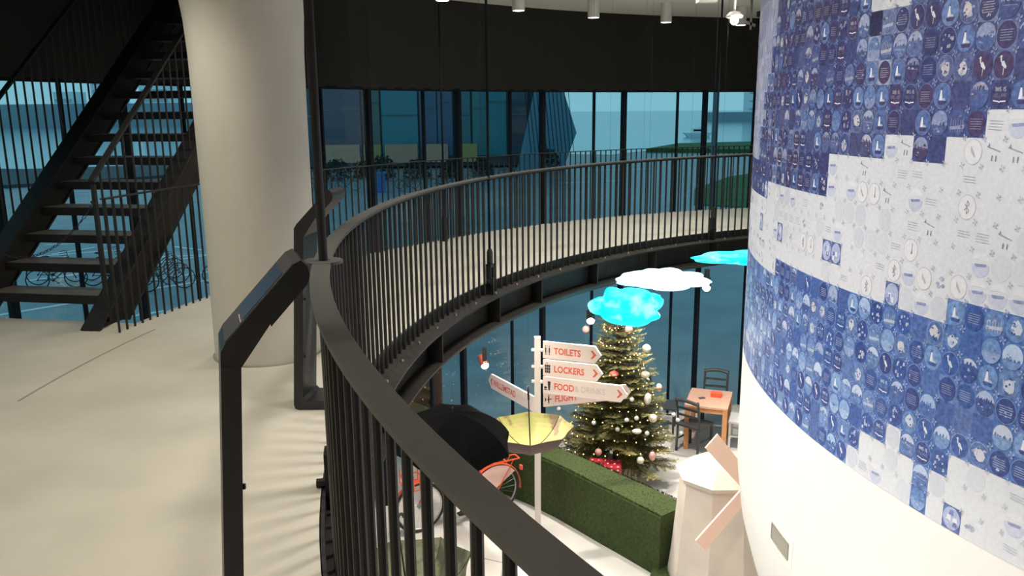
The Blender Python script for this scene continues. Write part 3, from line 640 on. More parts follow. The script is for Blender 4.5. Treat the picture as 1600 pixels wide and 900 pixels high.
# ---- signpost
SP = Vector((.30, 9.50, ZL)); t = thing('signpost', 'cream signpost with arrow boards standing in front of the green hedge', 'signpost', SP)
mb = MB(); mb.box((0, 0, 1.31), (.075, .075, 2.62)); part('pole', mb, MT['signpole'], t, local=True)
mb = MB(); mb.box((0, 0, .006), (.2, .2, .012)); part('base_plate', mb, MT['signpole'], t, local=True)
for z in (2.46, 2.25, 2.06):
    mb = MB(); mb.tube([(-.07, -.0, z), (.07, -.03, z)], .022, 10); part('clamp', mb, MT['signpole'], t, smooth=True, local=True)
def board(ang, z0, z1, L, words, icon, front, label, x0=.075):
    """arrow board; local x runs out from the pole, text on the side facing the viewer"""
    X = Matrix.Rotation(RD(ang), 3, 'Z'); h = z1 - z0; flip = front < 0
    def Wp(x, z, y=0.0): return X @ Vector((x, y, z0 + z - ZL))
    mb = MB(); pts = [(x0, 0), (L - h * .38, 0), (L, h / 2), (L - h * .38, h), (x0, h)]
    T = .014; vs = [Wp(x, z, y) for y in (-T, T) for x, z in pts]; n = 5
    mb.add(vs, [tuple(range(n)), tuple(range(2 * n - 1, n - 1, -1))] + [(i, (i + 1) % n, n + (i + 1) % n, n + i) for i in range(n)])
    b = part('arrow_board', mb, MT['signw'], t, local=True, label=label)
    yf = -T - .001 if not flip else T + .001
    def flat(polys, name, m):
        mb = MB()
        for pl in polys: mb.add([Wp(x, z, yf) for x, z in pl], [tuple(range(len(pl)))])
        o = part(name, mb, m, b, local=True, fixn=False)
        return o
    def px(x): return x
    ch = h * .42; s = h * .12
    flat([[(L - h * .62, h * .26), (L - h * .50, h * .26), (L - h * .28, h * .5), (L - h * .50, h * .74), (L - h * .62, h * .74), (L - h * .44, h * .5)]], 'chevron', MT['red'])
    xi = x0 + .015
    flat([[(xi + .105, h * .12), (xi + .109, h * .12), (xi + .109, h * .88), (xi + .105, h * .88)]], 'divider', MT['palepink'])
    I = []
    def rect(a, b_, c, d_): I.append([(xi + a, c * h), (xi + b_, c * h), (xi + b_, d_ * h), (xi + a, d_ * h)])
    if icon == 'wc':
        for q in (.012, .058): rect(q, q + .018, .36, .66); rect(q + .002, q + .008, .2, .36); rect(q + .011, q + .017, .2, .36); I.append([(xi + q + .009 + .008 * cos(w), h * .74 + .008 * sin(w)) for w in [pi * k / 4 for k in range(8)]])
        rect(.044, .046, .2, .8)
    elif icon == 'locker':
        for q in range(3):
            for k in range(3): rect(.010 + q * .024, .031 + q * .024, .2 + k * .18, .36 + k * .18)
        rect(.025, .05, .80, .84)
    elif icon == 'food':
        I.append([(xi + .045, h * .75), (xi + .055, h * .2), (xi + .075, h * .2), (xi + .085, h * .75)]); rect(.0, .038, .2, .26); I.append([(xi + .019 + .019 * cos(w), h * .36 + .016 * sin(w)) for w in [pi * k / 4 for k in range(8)]])
    elif icon == 'plane':
        I.append([(xi + .0, h * .5), (xi + .08, h * .46), (xi + .09, h * .5), (xi + .08, h * .54)]); I.append([(xi + .035, h * .5), (xi + .045, h * .18), (xi + .053, h * .18), (xi + .056, h * .5), (xi + .053, h * .82), (xi + .045, h * .82)]); I.append([(xi + .0, h * .38), (xi + .01, h * .38), (xi + .018, h * .5), (xi + .01, h * .62), (xi, h * .62)])
    flat(I, 'icon', MT['icon'])
    for s_, x, sz, m, bold in words:
        me = text_mesh(s_, sz, .0008, bold); me.materials.append(m)
        o = bpy.data.objects.new('lettering', me); COL.objects.link(o); o.parent = b
        if not flip: Mx = Matrix.Translation(Wp(x, h * .5 - sz * .36, yf)) @ X.to_4x4() @ Matrix.Rotation(RD(90), 4, 'X')
        else: Mx = Matrix.Translation(Wp(x, h * .5 - sz * .36, yf)) @ X.to_4x4() @ Matrix.Rotation(RD(180), 4, 'Z') @ Matrix.Rotation(RD(90), 4, 'X')
        o.matrix_local = Mx @ Matrix.Diagonal((.80, 1, 1, 1))
    return b
B_ = .0030
board(-22, -1.335, -1.125, .80, [('TOILETS', .215, .112, MT['red'], B_)], 'wc', 1, 'cream arrow board reading TOILETS')
board(-22, -1.555, -1.355, .82, [('LOCKERS', .215, .112, MT['red'], B_)], 'locker', 1, 'cream arrow board reading LOCKERS')
board(-22, -1.775, -1.57, 1.12, [('FOOD', .215, .112, MT['red'], B_), ('& DRINKS', .475, .108, MT['palegrey'], 0)], 'food', 1, 'cream arrow board reading FOOD & DRINKS')
board(14, -1.975, -1.79, 1.22, [('FLIGHT', .215, .112, MT['red'], B_)], 'plane', 1, 'cream arrow board reading FLIGHT, partly hidden')
board(121, -2.06, -1.86, 1.20, [('WILLEMSTAD', 1.06, .118, MT['red'], .002), ('7.839 KM', .52, .085, MT['palepink'], 0)], '', -1, 'cream arrow board reading WILLEMSTAD pointing left')

# ---- green hedge wall and disc
path = [(-.75, 11.0), (-.42, 10.85), (-.1, 10.62), (.235, 10.31), (.565, 9.94), (.80, 9.64), (1.01, 9.36), (1.25, 9.06), (1.48, 8.76), (1.66, 8.52)]
th_ = [.40, .40, .40, .41, .42, .43, .45, .46, .47, .48]
mb = MB(); near = [Vector((*p, 0)) for p in path]; far = []
for i, p in enumerate(near):
    q = near[min(i + 1, len(near) - 1)] - near[max(i - 1, 0)]; q.normalize(); far.append(p + Vector((-q.y, q.x, 0)) * th_[i])
hz = ZL + .77; vs = []
for a_, b_ in zip(near, far):
    vs += [(a_.x, a_.y, ZL), (a_.x, a_.y, hz - .03), (*(a_ + (b_ - a_) * .06)[:2], hz), (*(b_ + (a_ - b_) * .06)[:2], hz), (b_.x, b_.y, hz - .03), (b_.x, b_.y, ZL)]
n = len(near); fs = [tuple(range(5, -1, -1)), tuple((n - 1) * 6 + k for k in range(6))]
for i in range(n - 1):
    for k in range(6): k2 = (k + 1) % 6; fs.append((6 * i + k, 6 * i + k2, 6 * i + 6 + k2, 6 * i + 6 + k))
mb.add(vs, fs); hed = part('hedge_wall', mb, MT['turf']); tag(hed, 'long curved low wall covered in green artificial grass below the tree', 'hedge')
mb = MB()
for i in range(2600):   # short blades standing along the top edge, where the pile shows against the light floor
    k = rg.random() * (n - 1.001); a0_ = int(k); f_ = k - a0_; A_ = near[a0_].lerp(near[a0_ + 1], f_); B2 = far[a0_].lerp(far[a0_ + 1], f_); p = A_.lerp(B2, rg.choice([.01, .99, rg.random()])); p.z = hz - .012
    w = rg.random() * 6.28; mb.add([p + Vector((cos(w) * .005, sin(w) * .005, 0)), p - Vector((cos(w) * .005, sin(w) * .005, 0)), p + Vector((rg.uniform(-.012, .012), rg.uniform(-.012, .012), .03))], [(0, 1, 2)])
part('grass_pile', mb, MT['turf'], hed, kind='stuff', fixn=False)
mb = MB(); mb.lathe([(0, .45), (.20, .45), (.22, .43), (.20, .03), (0, 0)], 36, (.07, 8.0, ZL)); o = part('round_stool', mb, MT['white'], smooth=True); tag(o, 'round white stool on the lower floor, cut off by the handrail', 'stool')

# ---- Christmas tree
TX, TY = 1.50, 11.20
tree = thing('christmas_tree', 'bushy green Christmas tree with golden lights behind the green hedge', 'tree', (TX, TY, ZL + .2))
mb = MB(); mb.tube([(TX, TY, ZL + .2), (TX, TY, -2.4), (TX, TY, -1.0)], [.05, .035, .008], 8); part('trunk', mb, MT['bark'], tree)
mb = MB(); br = MB(); rt_ = random.Random(5)
def needle_twig(p, dirv, L):
    dirv = dirv.normalized(); sd = dirv.cross(Vector((0, 0, 1)));
    if sd.length < .05: sd = Vector((1, 0, 0))
    sd.normalize(); u3 = sd.cross(dirv); nn = max(5, int(L / .011))
    for i in range(nn):
        q = p + dirv * (L * i / nn); ln = .038 * (1 - .35 * i / nn)
        for sgn in (-1, 1):
            tip = q + (dirv * .55 + sd * sgn * (.7 + .3 * rt_.random()) + u3 * rt_.uniform(-.2, .75)) * ln
            mb.add([q - dirv * .0055, q + dirv * .0055, tip], [(0, 1, 2)])
z = -3.24
tier = 0
while z < -.92:
    f = (z + 3.4) / 2.55; R = .90 * (1 - f) ** .92 + .03; nb = int(6 + 9 * (1 - f)); a0 = rt_.random() * 6
    for k in range(nb):
        a = a0 + 2 * pi * k / nb + rt_.uniform(-.2, .2)
        if z < -2.98 and abs(((a + 1.86 + pi) % (2 * pi)) - pi) < .52: continue
        Rk = R * rt_.uniform(.78, 1.08); dr = Vector((cos(a), sin(a), 0)); base = Vector((TX, TY, z + rt_.uniform(-.03, .03)))
        sag = -.28 * (1 - f) + .10 * f; pts = []
        for i in range(8):
            q = i / 7; pts.append(base + dr * (Rk * q) + Vector((0, 0, Rk * (sag * q + .16 * q * q * q))))
        br.tube(pts, [.010 * (1 - .8 * i / 7) for i in range(8)], 4, cap=False)
        m_ = max(3, int(Rk / .052))
        for i in range(m_):
            q = (.16 + .84 * (i + .5) / m_); ii = min(6, int(q * 7)); p = pts[ii].lerp(pts[ii + 1], q * 7 - ii); td = (pts[ii + 1] - pts[ii]).normalized(); sdv = Vector((-dr.y, dr.x, 0))
            L = (.30 * Rk + .05) * (1.15 - q) + .045
            for sgn in (-1, 1):
                needle_twig(p, td * .8 + sdv * sgn * rt_.uniform(.5, .95) + Vector((0, 0, rt_.uniform(-.22, .06))), L * rt_.uniform(.7, 1.1))
        needle_twig(pts[6], pts[7] - pts[6], .14)
    z += .072 + .03 * f; tier += 1
for k in range(5): needle_twig(Vector((TX, TY, -1.0)), Vector((cos(k * 1.3) * .4, sin(k * 1.3) * .4, 1)), .13)
part('needles', mb, MT['needle'], tree, kind='stuff', fixn=False)
part('branches', br, MT['bark'], tree, kind='stuff', fixn=False)
mb = MB()
for i in range(300):
    f = i / 300; z = -3.25 + 2.35 * f + rt_.uniform(-.03, .03); R = .84 * (1 - (z + 3.45) / 2.65) + .0; a = f * 2 * pi * 11
    p = Vector((TX + R * cos(a), TY + R * sin(a), z + .03 * sin(a * 3.1))); mb.sphere(p, .0068, 5, 3)
fl = part('fairy_lights', mb, MT['fairy']); tag(fl, 'string of tiny golden lights wound around the Christmas tree', 'lights', kind='stuff')
orn = dict(small=[(1.1, 10.85, -2.39), (1.64, 10.71, -2.33), (1.12, 10.72, -2.67), (1.43, 10.57, -2.71), (1.56, 10.61, -2.59), (1.7, 10.65, -2.58), (2.13, 11.16, -2.65), (2.31, 11.13, -2.72), (2.37, 11.12, -2.8), (2.42, 11.12, -3.0), (2.31, 11.14, -3.12), (1.85, 10.64, -2.8), (0.67, 11.35, -2.7), (0.63, 11.37, -3.33)])
sm = MB(); sm.sphere((0, 0, 0), .032, 12, 8); smm = sm.mesh('ball', MT['bauble'], smooth=True); hk = MB(); hk.tube([(0, 0, .03), (0, 0, .045)], .008, 6); hkm = hk.mesh('cap', MT['chrome'])
NTH = ['topmost', 'second', 'third', 'fourth', 'fifth', 'sixth', 'seventh', 'eighth', 'ninth', 'tenth', 'eleventh', 'twelfth', 'thirteenth', 'lowest']
for i, p in enumerate(sorted(orn['small'], key=lambda q: -q[2])):
    t2 = thing('white_bauble', 'small plain white bauble on the Christmas tree, %s' % (NTH[i] + (' one counted from the top' if 0 < i < 13 else ' one of them all')), 'bauble', p, 0, 'small white baubles on the Christmas tree'); inst('ball', smm, t2, p); inst('cap', hkm, t2, p)
def ornament(p, r, m, label, sc=(1, 1, 1), ribbon=None):
    t2 = thing('tree_ornament', label, 'ornament', p); mb = MB(); mb.sphere(p, r, 14, 9, sc); part('ball', mb, m, t2, smooth=True)
    mb = MB(); q = Vector(p) + Vector((0, 0, r * sc[2])); mb.tube([q - Vector((0, 0, .004)), q + Vector((0, 0, .02))], .007, 6); part('cap', mb, MT['chrome'], t2)
    if ribbon: mb = MB(); mb.lathe([(r * 1.02, -.008), (r * 1.02, .008)], 16, p); part('band', mb, ribbon, t2)
ornament((1.95, 10.79, -2.64), .062, MT['cream'], 'largest round cream ornament on the right lower side of the tree')
ornament((1.9, 11.17, -1.74), .062, MT['cream'], 'big round cream ornament high on the right side of the tree')
ornament((1.7, 10.59, -2.75), .045, MT['cream'], 'flat cream ornament low in the middle of the tree', (1.5, 1, .8))
ornament((1.74, 10.48, -3.13), .05, MT['cream'], 'cream ornament on the lowest right branch of the tree')
ornament((1.17, 10.55, -3.03), .048, MT['pink'], 'pale pink ball above the red gift box')
ornament((1.92, 10.57, -3.11), .045, MT['pink'], 'pinkish ornament low on the right side of the tree', (1, 1, 1.5))
ornament((1.05, 11.28, -1.48), .055, MT['pink'], 'pink ball left of the trunk just below the cyan cloud lamp')
ornament((1.62, 11.01, -1.41), .055, MT['pink'], 'pink ball right of the trunk just below the cyan cloud lamp')
ornament((1.88, 10.84, -2.37), .062, MT['bauble'], 'white pear-shaped ornament on the right side of the tree', (.8, .8, 1.35))
ornament((2.09, 11.15, -2.32), .055, MT['bauble'], 'white ornament with a red band on the right edge of the tree', (.8, .8, 1.2), MT['red'])
ornament((1.40, 10.81, -1.99), .055, MT['red'], 'red ornament with a white band beside the LOCKERS board', (1.2, 1, .75), MT['bauble'])
ornament((1.86, 10.97, -2.06), .05, MT['bauble'], 'white figure-like ornament in the upper middle of the tree', (1.3, .8, 1))
# pot cover and gift
mb = MB(); mb.box((1.58, 11.22, ZL + .11), (.52, .5, .22), Matrix.Rotation(RD(-12), 3, 'Z')); o = part('tree_box', mb, MT['lampbody']); tag(o, 'pale box holding the foot of the Christmas tree', 'box')
G = Matrix.Rotation(RD(-8), 3, 'Z'); gc = Vector((1.27, 10.60, ZL)); gf = thing('gift_box', 'red gift box with white dots under the Christmas tree', 'gift box', gc)
mb = MB(); mb.box(gc + Vector((0, 0, .24)), (.44, .30, .48), G); part('box', mb, MT['gift'], gf)
mb = MB()
for i in range(5):
    for j in range(7):
        u_, w_ = -.18 + i * .09, .04 + j * .068
        if (i + j) % 2: u_ += .01
        c_ = [G @ Vector((u_ + (.045 if j % 2 else 0) + .016 * cos(w), -.1515, w_ + .016 * sin(w))) + gc for w in [pi * k / 4 for k in range(8)]]
        if u_ + (.045 if j % 2 else 0) < .2: mb.add(c_, [tuple(range(8))])
for i in range(5):
    for j in range(3):
        u_, w_ = -.18 + i * .09 + (.04 if j % 2 else 0), -.11 + j * .10
        if u_ < .21: mb.add([G @ Vector((u_ + .016 * cos(w), w_ + .016 * sin(w), .4815)) + gc for w in [pi * k / 4 for k in range(8)]], [tuple(range(8))])
part('white_dots', mb, MT['dot'], gf, fixn=False)

# ---- table and chairs
def table():
    c = Vector((3.14, 12.43, ZL)); a = RD(-20); t = thing('wooden_table', 'small square orange wooden table by the glass', 'table', c, a)
    mb = MB(); mb.box((0, 0, .735), (.66, .84, .03)); part('tabletop', mb, MT['woodtop'], t, local=True)
    mb = MB(); 
    for y in (-.38, .38): mb.box((0, y, .68), (.56, .02, .08))
    for x in (-.29, .29): mb.box((x, 0, .68), (.02, .74, .08))
    part('apron', mb, MT['wood'], t, local=True)
    for x in (-.29, .29):
        for y in (-.38, .38): mb = MB(); mb.box((x, y, .36), (.07, .07, .72)); part('leg', mb, MT['wood'], t, local=True)
table()
def chair(loc, rot, m, label):
    t = thing('dining_chair', label, 'chair', (*loc, ZL), rot)    # faces +x
    mb = MB(); mb.box((0, 0, .44), (.42, .44, .03)); part('seat', mb, m, t, local=True)
    for y in (-.19, .19):
        mb = MB(); mb.bar((.18, y, 0), (.18, y, .43), .035, .035, (1, 0, 0)); part('leg', mb, m, t, local=True)
        mb = MB(); mb.tube([(-.22, y, 0), (-.19, y, .42), (-.20, y, .60), (-.26, y, .90)], .019, 8); part('leg', mb, m, t, local=True, label='rear leg running up into the backrest')
    mb = MB()
    for z, x in ((.88, -.255), ): mb.tube([(x, -.205, z - .02), (x - .02, -.1, z), (x - .025, 0, z + .008), (x - .02, .1, z), (x, .205, z - .02)], .03, 8)
    part('top_rail', mb, m, t, smooth=True, local=True)
    for z, x in ((.74, -.232), (.62, -.208)): mb = MB(); mb.bar((x, -.19, z), (x, .19, z), .018, .035); part('back_slat', mb, m, t, local=True)
    for y in (-.19, .19): mb = MB(); mb.bar((.18, y, .20), (-.2, y, .20), .02, .02); part('stretcher', mb, m, t, local=True)
    return t
chair((2.86, 12.13), RD(46), MT['chairdark'], 'dark grey wooden chair in front of the wooden table, seen from behind')
chair((2.52, 12.98), RD(-15), MT['chairdark'], 'dark grey wooden chair on the left side of the table, beside the Christmas tree')
chair((3.42, 13.18), RD(-108), MT['chairdark'], 'dark grey wooden chair behind the wooden table, against the glass')
chair((3.66, 12.30), RD(160), MT['chairwhite'], 'white chair on the right side of the table, half hidden by the drum')
o_ = MB(); o_.box((3.27, 12.50, ZL + .75 + .035), (.17, .12, .07), Matrix.Rotation(RD(-20), 3, 'Z')); o = part('card_holder', o_, MT['orange']); tag(o, 'small orange holder with cards on the wooden table', 'holder')
o_ = MB(); o_.box((3.02, 12.42, ZL + .757), (.10, .06, .012), Matrix.Rotation(RD(15), 3, 'Z')); o = part('folded_card', o_, MT['lampdark']); tag(o, 'small dark flat card lying on the wooden table', 'card')

# ---- windmill
mb = MB(); mb.lathe([(0, .10), (.68, .10), (.71, .07), (.72, 0)], 56, (2.25, 8.32, ZL)); o = part('grass_disc', mb, MT['turf'], smooth=True); tag(o, 'low round disc of green artificial grass under the windmill', 'turf disc')
mc = Vector((2.25, 8.32, ZL + .10)); wm = thing('toy_windmill', 'cream model windmill with broad blades on the lower floor beside the drum', 'windmill', mc)
O8 = Matrix.Rotation(RD(22.5), 3, 'Z')
mb = MB(); mb.lathe([(.53, 0), (.53, .06), (.50, .3), (.42, 1.27), (0, 1.27)], 8, mc, X=O8); part('tower', mb, MT['millbody'], wm)
mb = MB(); mb.lathe([(.0, 1.25), (.455, 1.25), (.475, 1.30), (.25, 1.43), (0, 1.48)], 8, mc, X=O8); part('cap', mb, MT['millbody'], wm)
nb_ = Vector((.40, -.92, 0)).normalized(); hb = Vector((-.92, -.40, 0)).normalized(); hub = Vector((2.44, 7.90, -2.256))
mb = MB(); mb.tube([hub - nb_ * .25, hub + nb_ * .05], .05, 10); part('axle', mb, MT['millbody'], wm, smooth=True)
for an in (49, 139, 229, 319):
    a = RD(an); dv = hb * cos(a) + Vector((0, 0, 1)) * sin(a); pv = hb * -sin(a) + Vector((0, 0, 1)) * cos(a)
    mb = MB(); c0 = hub + nb_ * .03; q = [c0 + pv * -.075, c0 + dv * .80 + pv * -.095, c0 + dv * .80 + pv * .095, c0 + pv * .075]
    mb.add(q + [p + nb_ * .02 for p in q], [(0, 1, 2, 3), (7, 6, 5, 4), (0, 4, 5, 1), (1, 5, 6, 2), (2, 6, 7, 3), (3, 7, 4, 0)]); part('blade', mb, MT['millblade'], wm)

# ---- umbrellas
def umbrella(tip, axis, r, dep, m_out, m_in, label, invert, cord_top, handle=True):
    """canopy local: apex at origin, opens towards -z; axis is the world direction of +z"""
    q = Vector(axis).normalized().to_track_quat('Z', 'Y'); Xm = q.to_matrix()
    t = thing('open_umbrella', label, 'umbrella', tip); N = 8; SUB = 6; RINGS = 9
    def cp(i, k, off=0.0):   # ring i (0..RINGS), angular index k
        f = i / RINGS; a = 2 * pi * k / (N * SUB); g = abs(sin(a * N / 2)); rr = r * sin(f * 1.15) / sin(1.15) * (1 - .10 * f * g); zz = -dep * (1 - cos(f * 1.15)) / (1 - cos(1.15)) - .012 * g * sin(pi * f)
        return Vector((rr * cos(a), rr * sin(a), zz + off + .03 * f * g * 0))
    mb = MB(); vs = []; nk = N * SUB
    for off in (0, -.004):
        vs += [Xm @ cp(i, k, off) + Vector(tip) for i in range(RINGS + 1) for k in range(nk)]
    fs = []; mi = []; B0 = (RINGS + 1) * nk
    mbv = MB(); mbv.v = [tuple(v) for v in vs]
    for i in range(RINGS):
        for k in range(nk):
            k2 = (k + 1) % nk
            mbv.f.append((i * nk + k, i * nk + k2, (i + 1) * nk + k2, (i + 1) * nk + k)); mbv.m.append(0); mbv.c.append(None)
            mbv.f.append((B0 + (i + 1) * nk + k, B0 + (i + 1) * nk + k2, B0 + i * nk + k2, B0 + i * nk + k)); mbv.m.append(1); mbv.c.append(None)
    part('canopy', mbv, [m_out, m_in], t, smooth=False, fixn=False)
    for k in range(N):
        mb = MB(); mb.tube([Xm @ (cp(i, k * SUB, -.008)) + Vector(tip) for i in range(RINGS + 1)], .0035, 5); part('rib', mb, MT['steel'], t)
    mb = MB(); mb.tube([Vector(tip) + Xm @ Vector((0, 0, .05)), Vector(tip) + Xm @ Vector((0, 0, -.62))], .007, 8); part('shaft', mb, MT['steel'], t)
    hp = [Vector((0, 0, -.60)), Vector((0, 0, -.70))] + [Vector((.045 - .045 * cos(w), 0, -.70 - .045 * sin(w))) for w in [pi * j / 6 for j in range(1, 7)]]
    mb = MB(); mb.tube([Vector(tip) + Xm @ p for p in hp], .012, 8); part('handle', mb, MT['steel'], t, smooth=True)
    mb = MB(); s0 = Vector(tip) + Xm @ Vector((0, 0, -.72 if invert else .05)); mb.tube([s0, Vector((s0.x, s0.y, cord_top))], .0009, 4); part('cord', mb, MT['steel'], t)
    return t
umbrella((-.59, 7.52, -1.27), (.05, -.12, 1), .61, .33, MT['umbblack'], MT['umbblack'], 'open black umbrella hanging canopy up in front of the glass', False, ZC)
umbrella((.19, 8.60, -2.15), (.03, .0, -1), .50, .27, MT['umbbrown'], MT['umbyellow'], 'upside-down umbrella with brown outside and yellow printed inside, hanging before the signpost', True, ZC)
umbrella((-.83, 5.75, -2.20), (.1, -.05, -1), .55, .30, MT['umbbrown'], MT['umbgreen'], 'upside-down umbrella with green printed inside, low between the railing bars', True, ZC)

# ---- bicycles
def bicycle(loc, rot, mf, label, full=True, group=None):
    t = thing('bicycle', label, 'bicycle', loc, rot, group)
    for nm, x in (('rear_wheel', -.54), ('front_wheel', .54)):
        mb = MB(); mb.tube([(x + .325 * cos(a), 0, .345 + .325 * sin(a)) for a in [2 * pi * k / 28 for k in range(28)]], .019, 6, closed=True); w = part(nm, mb, MT['rubber'] if full else mf, t, smooth=True, local=True)
        if full:
            mb = MB(); mb.tube([(x + .297 * cos(a), 0, .345 + .297 * sin(a)) for a in [2 * pi * k / 28 for k in range(28)]], .010, 6, closed=True); part('rim', mb, MT['chrome'], w, local=True)
            mb = MB()
            for k in range(18): a = 2 * pi * k / 18; mb.tube([(x, 0, .345), (x + .295 * cos(a), 0, .345 + .295 * sin(a))], .0015, 3, cap=False)
            part('spokes', mb, MT['chrome'], w, local=True, kind='stuff')
        mb = MB(); mb.tube([(x, -.05, .345), (x, .05, .345)], .025, 8); part('hub', mb, MT['chrome'] if full else mf, t, local=True)
    mb = MB(); r_ = .018
    for pl in ([(.40, 0, .86), (.38, 0, .72), (-.10, 0, .30)], [(.39, 0, .80), (.1, 0, .60), (-.17, 0, .48)], [(-.10, 0, .30), (-.25, 0, .88)], [(-.10, 0, .30), (-.54, .03, .345)], [(-.22, 0, .78), (-.54, .03, .345)], [(-.22, 0, .78), (-.54, -.03, .345)]): mb.tube(pl, r_ if pl[0][0] > 0 else .012, 6)
    part('frame', mb, mf, t, smooth=True, local=True)
    mb = MB(); mb.tube([(.38, 0, .72), (.42, .03, .60), (.54, .05, .345)], .012, 6); mb.tube([(.38, 0, .72), (.42, -.03, .60), (.54, -.05, .345)], .012, 6); part('fork', mb, mf, t, local=True)
    mb = MB(); mb.tube([(.40, 0, .86), (.36, 0, 1.02)], .012, 6); mb.tube([(.16, -.28, 1.02), (.28, -.27, 1.04), (.38, -.12, 1.04), (.38, .12, 1.04), (.28, .27, 1.04), (.16, .28, 1.02)], .011, 6); part('handlebar', mb, MT['chrome'] if full else mf, t, smooth=True, local=True)
    mb = MB(); mb.sphere((-.27, 0, .92), .1, 12, 6, (1.3, .8, .38)); part('saddle', mb, MT['rubber'] if full else mf, t, smooth=True, local=True)
    mb = MB(); mb.tube([(-.10, -.06, .30), (-.10, .06, .30)], .035, 10); mb.bar((-.10, .07, .30), (.02, .07, .18), .012, .02); mb.bar((-.10, -.07, .30), (-.22, -.07, .42), .012, .02); mb.box((.02, .11, .18), (.08, .08, .02)); mb.box((-.22, -.11, .42), (.08, .08, .02)); part('crank', mb, MT['rubber'], t, local=True)
    if full:
        for nm, x, a0, a1 in (('rear_mudguard', -.54, 20, 190), ('front_mudguard', .54, 30, 165)):
            mb = MB(); P_ = [RD(a0 + (a1 - a0) * k / 14) for k in range(15)]; vs = []
            for a in P_: vs += [(x + .365 * cos(a), -.03, .345 + .365 * sin(a)), (x + .375 * cos(a), 0, .345 + .375 * sin(a)), (x + .365 * cos(a), .03, .345 + .365 * sin(a))]
            mb.add(vs, [(3 * i + k, 3 * i + 3 + k, 3 * i + 4 + k, 3 * i + 1 + k) for i in range(14) for k in (0, 1)]); part(nm, mb, mf, t, smooth=True, local=True, fixn=False)
        for y in (.035, -.035):
            mb = MB(); pts = [(-.54 + .35 * cos(RD(a)), y, .345 + .35 * sin(RD(a))) for a in range(40, 141, 10)] ; mb.add([(-.50, y, .36)] + pts, [tuple(range(len(pts) + 1))]); part('skirt_guard', mb, MT['skirt'], t, local=True, fixn=False)
        mb = MB()
        for y in (-.07, .07): mb.bar((-.32, y, .75), (-.86, y, .75), .014, .014)
        for x in (-.34, -.50, -.66, -.86): mb.bar((x, -.07, .75), (x, .07, .75), .014, .014)
        for y in (-.06, .06): mb.tube([(-.78, y, .75), (-.54, y * .9, .345)], .007, 5)
        part('luggage_rack', mb, mf, t, local=True)
        mb = MB()
        for z in (.66, .76): mb.bar((.50, -.15, z), (.74, -.15, z), .012, .012); mb.bar((.50, .15, z), (.74, .15, z), .012, .012); mb.bar((.50, -.15, z), (.50, .15, z), .012, .012); mb.bar((.74, -.15, z), (.74, .15, z), .012, .012)
        for x in (.50, .58, .66, .74): 
            for y in (-.15, .15): mb.bar((x, y, .66), (x, y, .86), .010, .010)
        mb.bar((.42, 0, .68), (.62, 0, .67), .03, .012); part('front_carrier', mb, mf, t, local=True)
        mb = MB(); mb.box((-.32, .045, .33), (.46, .03, .10)); part('chain_case', mb, mf, t, local=True)
        mb = MB(); mb.tube([(-.10, .03, .28), (-.16, .16, .02)], .008, 6); part('kickstand', mb, MT['chrome'], t, local=True)
        mb = MB(); mb.box((-.92, 0, .58), (.03, .05, .06)); part('tail_light', mb, MT['red'], t, local=True)
    return t
bk = bicycle((-.72, 9.86, ZL), RD(207), MT['orange'], 'orange bicycle with pale skirt guard on the lower floor beside the signpost')

# ---- cloud lamps
def cloud(c, sx, sy, sz, m, seed, label, top):
    t = thing('cloud_lamp', label, 'lamp', c); r0 = random.Random(seed)
    bm = bmesh.new(); bmesh.ops.create_icosphere(bm, subdivisions=5, radius=1)
    bl = [(Vector((r0.uniform(-1, 1), r0.uniform(-.8, .8), r0.uniform(-.3, .9))).normalized(), r0.uniform(.22, .42)) for _ in range(22)]
    for v in bm.verts:
        n_ = v.co.normalized(); k = 0
        for b_, w in bl: k = max(k, max(0, 1 - (n_ - b_).length / (w * 1.5)))
        s_ = .72 + .36 * sqrt(k); v.co = Vector((n_.x * s_ * sx / 2, n_.y * s_ * sy / 2, n_.z * s_ * sz / 2 * (1 if n_.z > 0 else .72)))
    me = bpy.data.meshes.new('shade'); bm.to_mesh(me); bm.free(); me.materials.append(m); me.polygons.foreach_set('use_smooth', [True] * len(me.polygons))
    inst('shade', me, t, c)
    mb = MB()
    for x in (-.25, .25): mb.tube([Vector(c) + Vector((x * sx, 0, sz * .3)), Vector(c) + Vector((x * sx, 0, 0)) + Vector((0, 0, top - .01 - c[2]))], .0009, 4)
    part('wires', mb, MT['steel'], t)
cloud((1.27, 8.84, -.61), .84, .50, .60, MT['cloudblue'], 3, 'glowing cyan cloud lamp in front of the top of the Christmas tree', ZC)
cloud((1.73, 9.17, -.346), 1.05, .5, .30, MT['cloudwhite'], 8, 'glowing white cloud lamp above the cyan one', ZC)
cloud((2.66, 9.29, -.115), 1.15, .5, .20, MT['cloudblue'], 5, 'glowing cyan cloud lamp highest up beside the round drum', ZC)

# ---- hanging spots of the lower hall
def hangspot(p, tgt, mbody, label, power, ang=120):
    p = Vector(p); t = thing('hanging_spotlight', label, 'lamp', p); q = aim(p, tgt); m_ = q.to_matrix()
    mb = MB(); mb.lathe([(.045, -.01), (.05, 0), (.05, .13), (.03, .15), (0, .15)], 18, X=m_); part('lamp_body', mb, mbody, t, smooth=True, local=True)
    mb = MB(); mb.sphere((0, 0, 0), .048, 14, 8); part('bulb', mb, MT['bulb'], t, smooth=True, local=True)
    mb = MB(); mb.tube([(0, 0, .10), (0, 0, ZC - p.z)], .0015, 4); mb.box((0, .0, .14), (.05, .05, .16)); part('suspension', mb, MT['steel'], t, local=True)
    spot(p + m_ @ Vector((0, 0, -.07)), q, power, ang, parent=t, size=.05, blend=.7)
hangspot((.93, 9.42, -.86), (.8, 6.0, -3.5), MT['lampdark'], 'glaring hanging spotlight left of the cyan cloud lamp', 120)
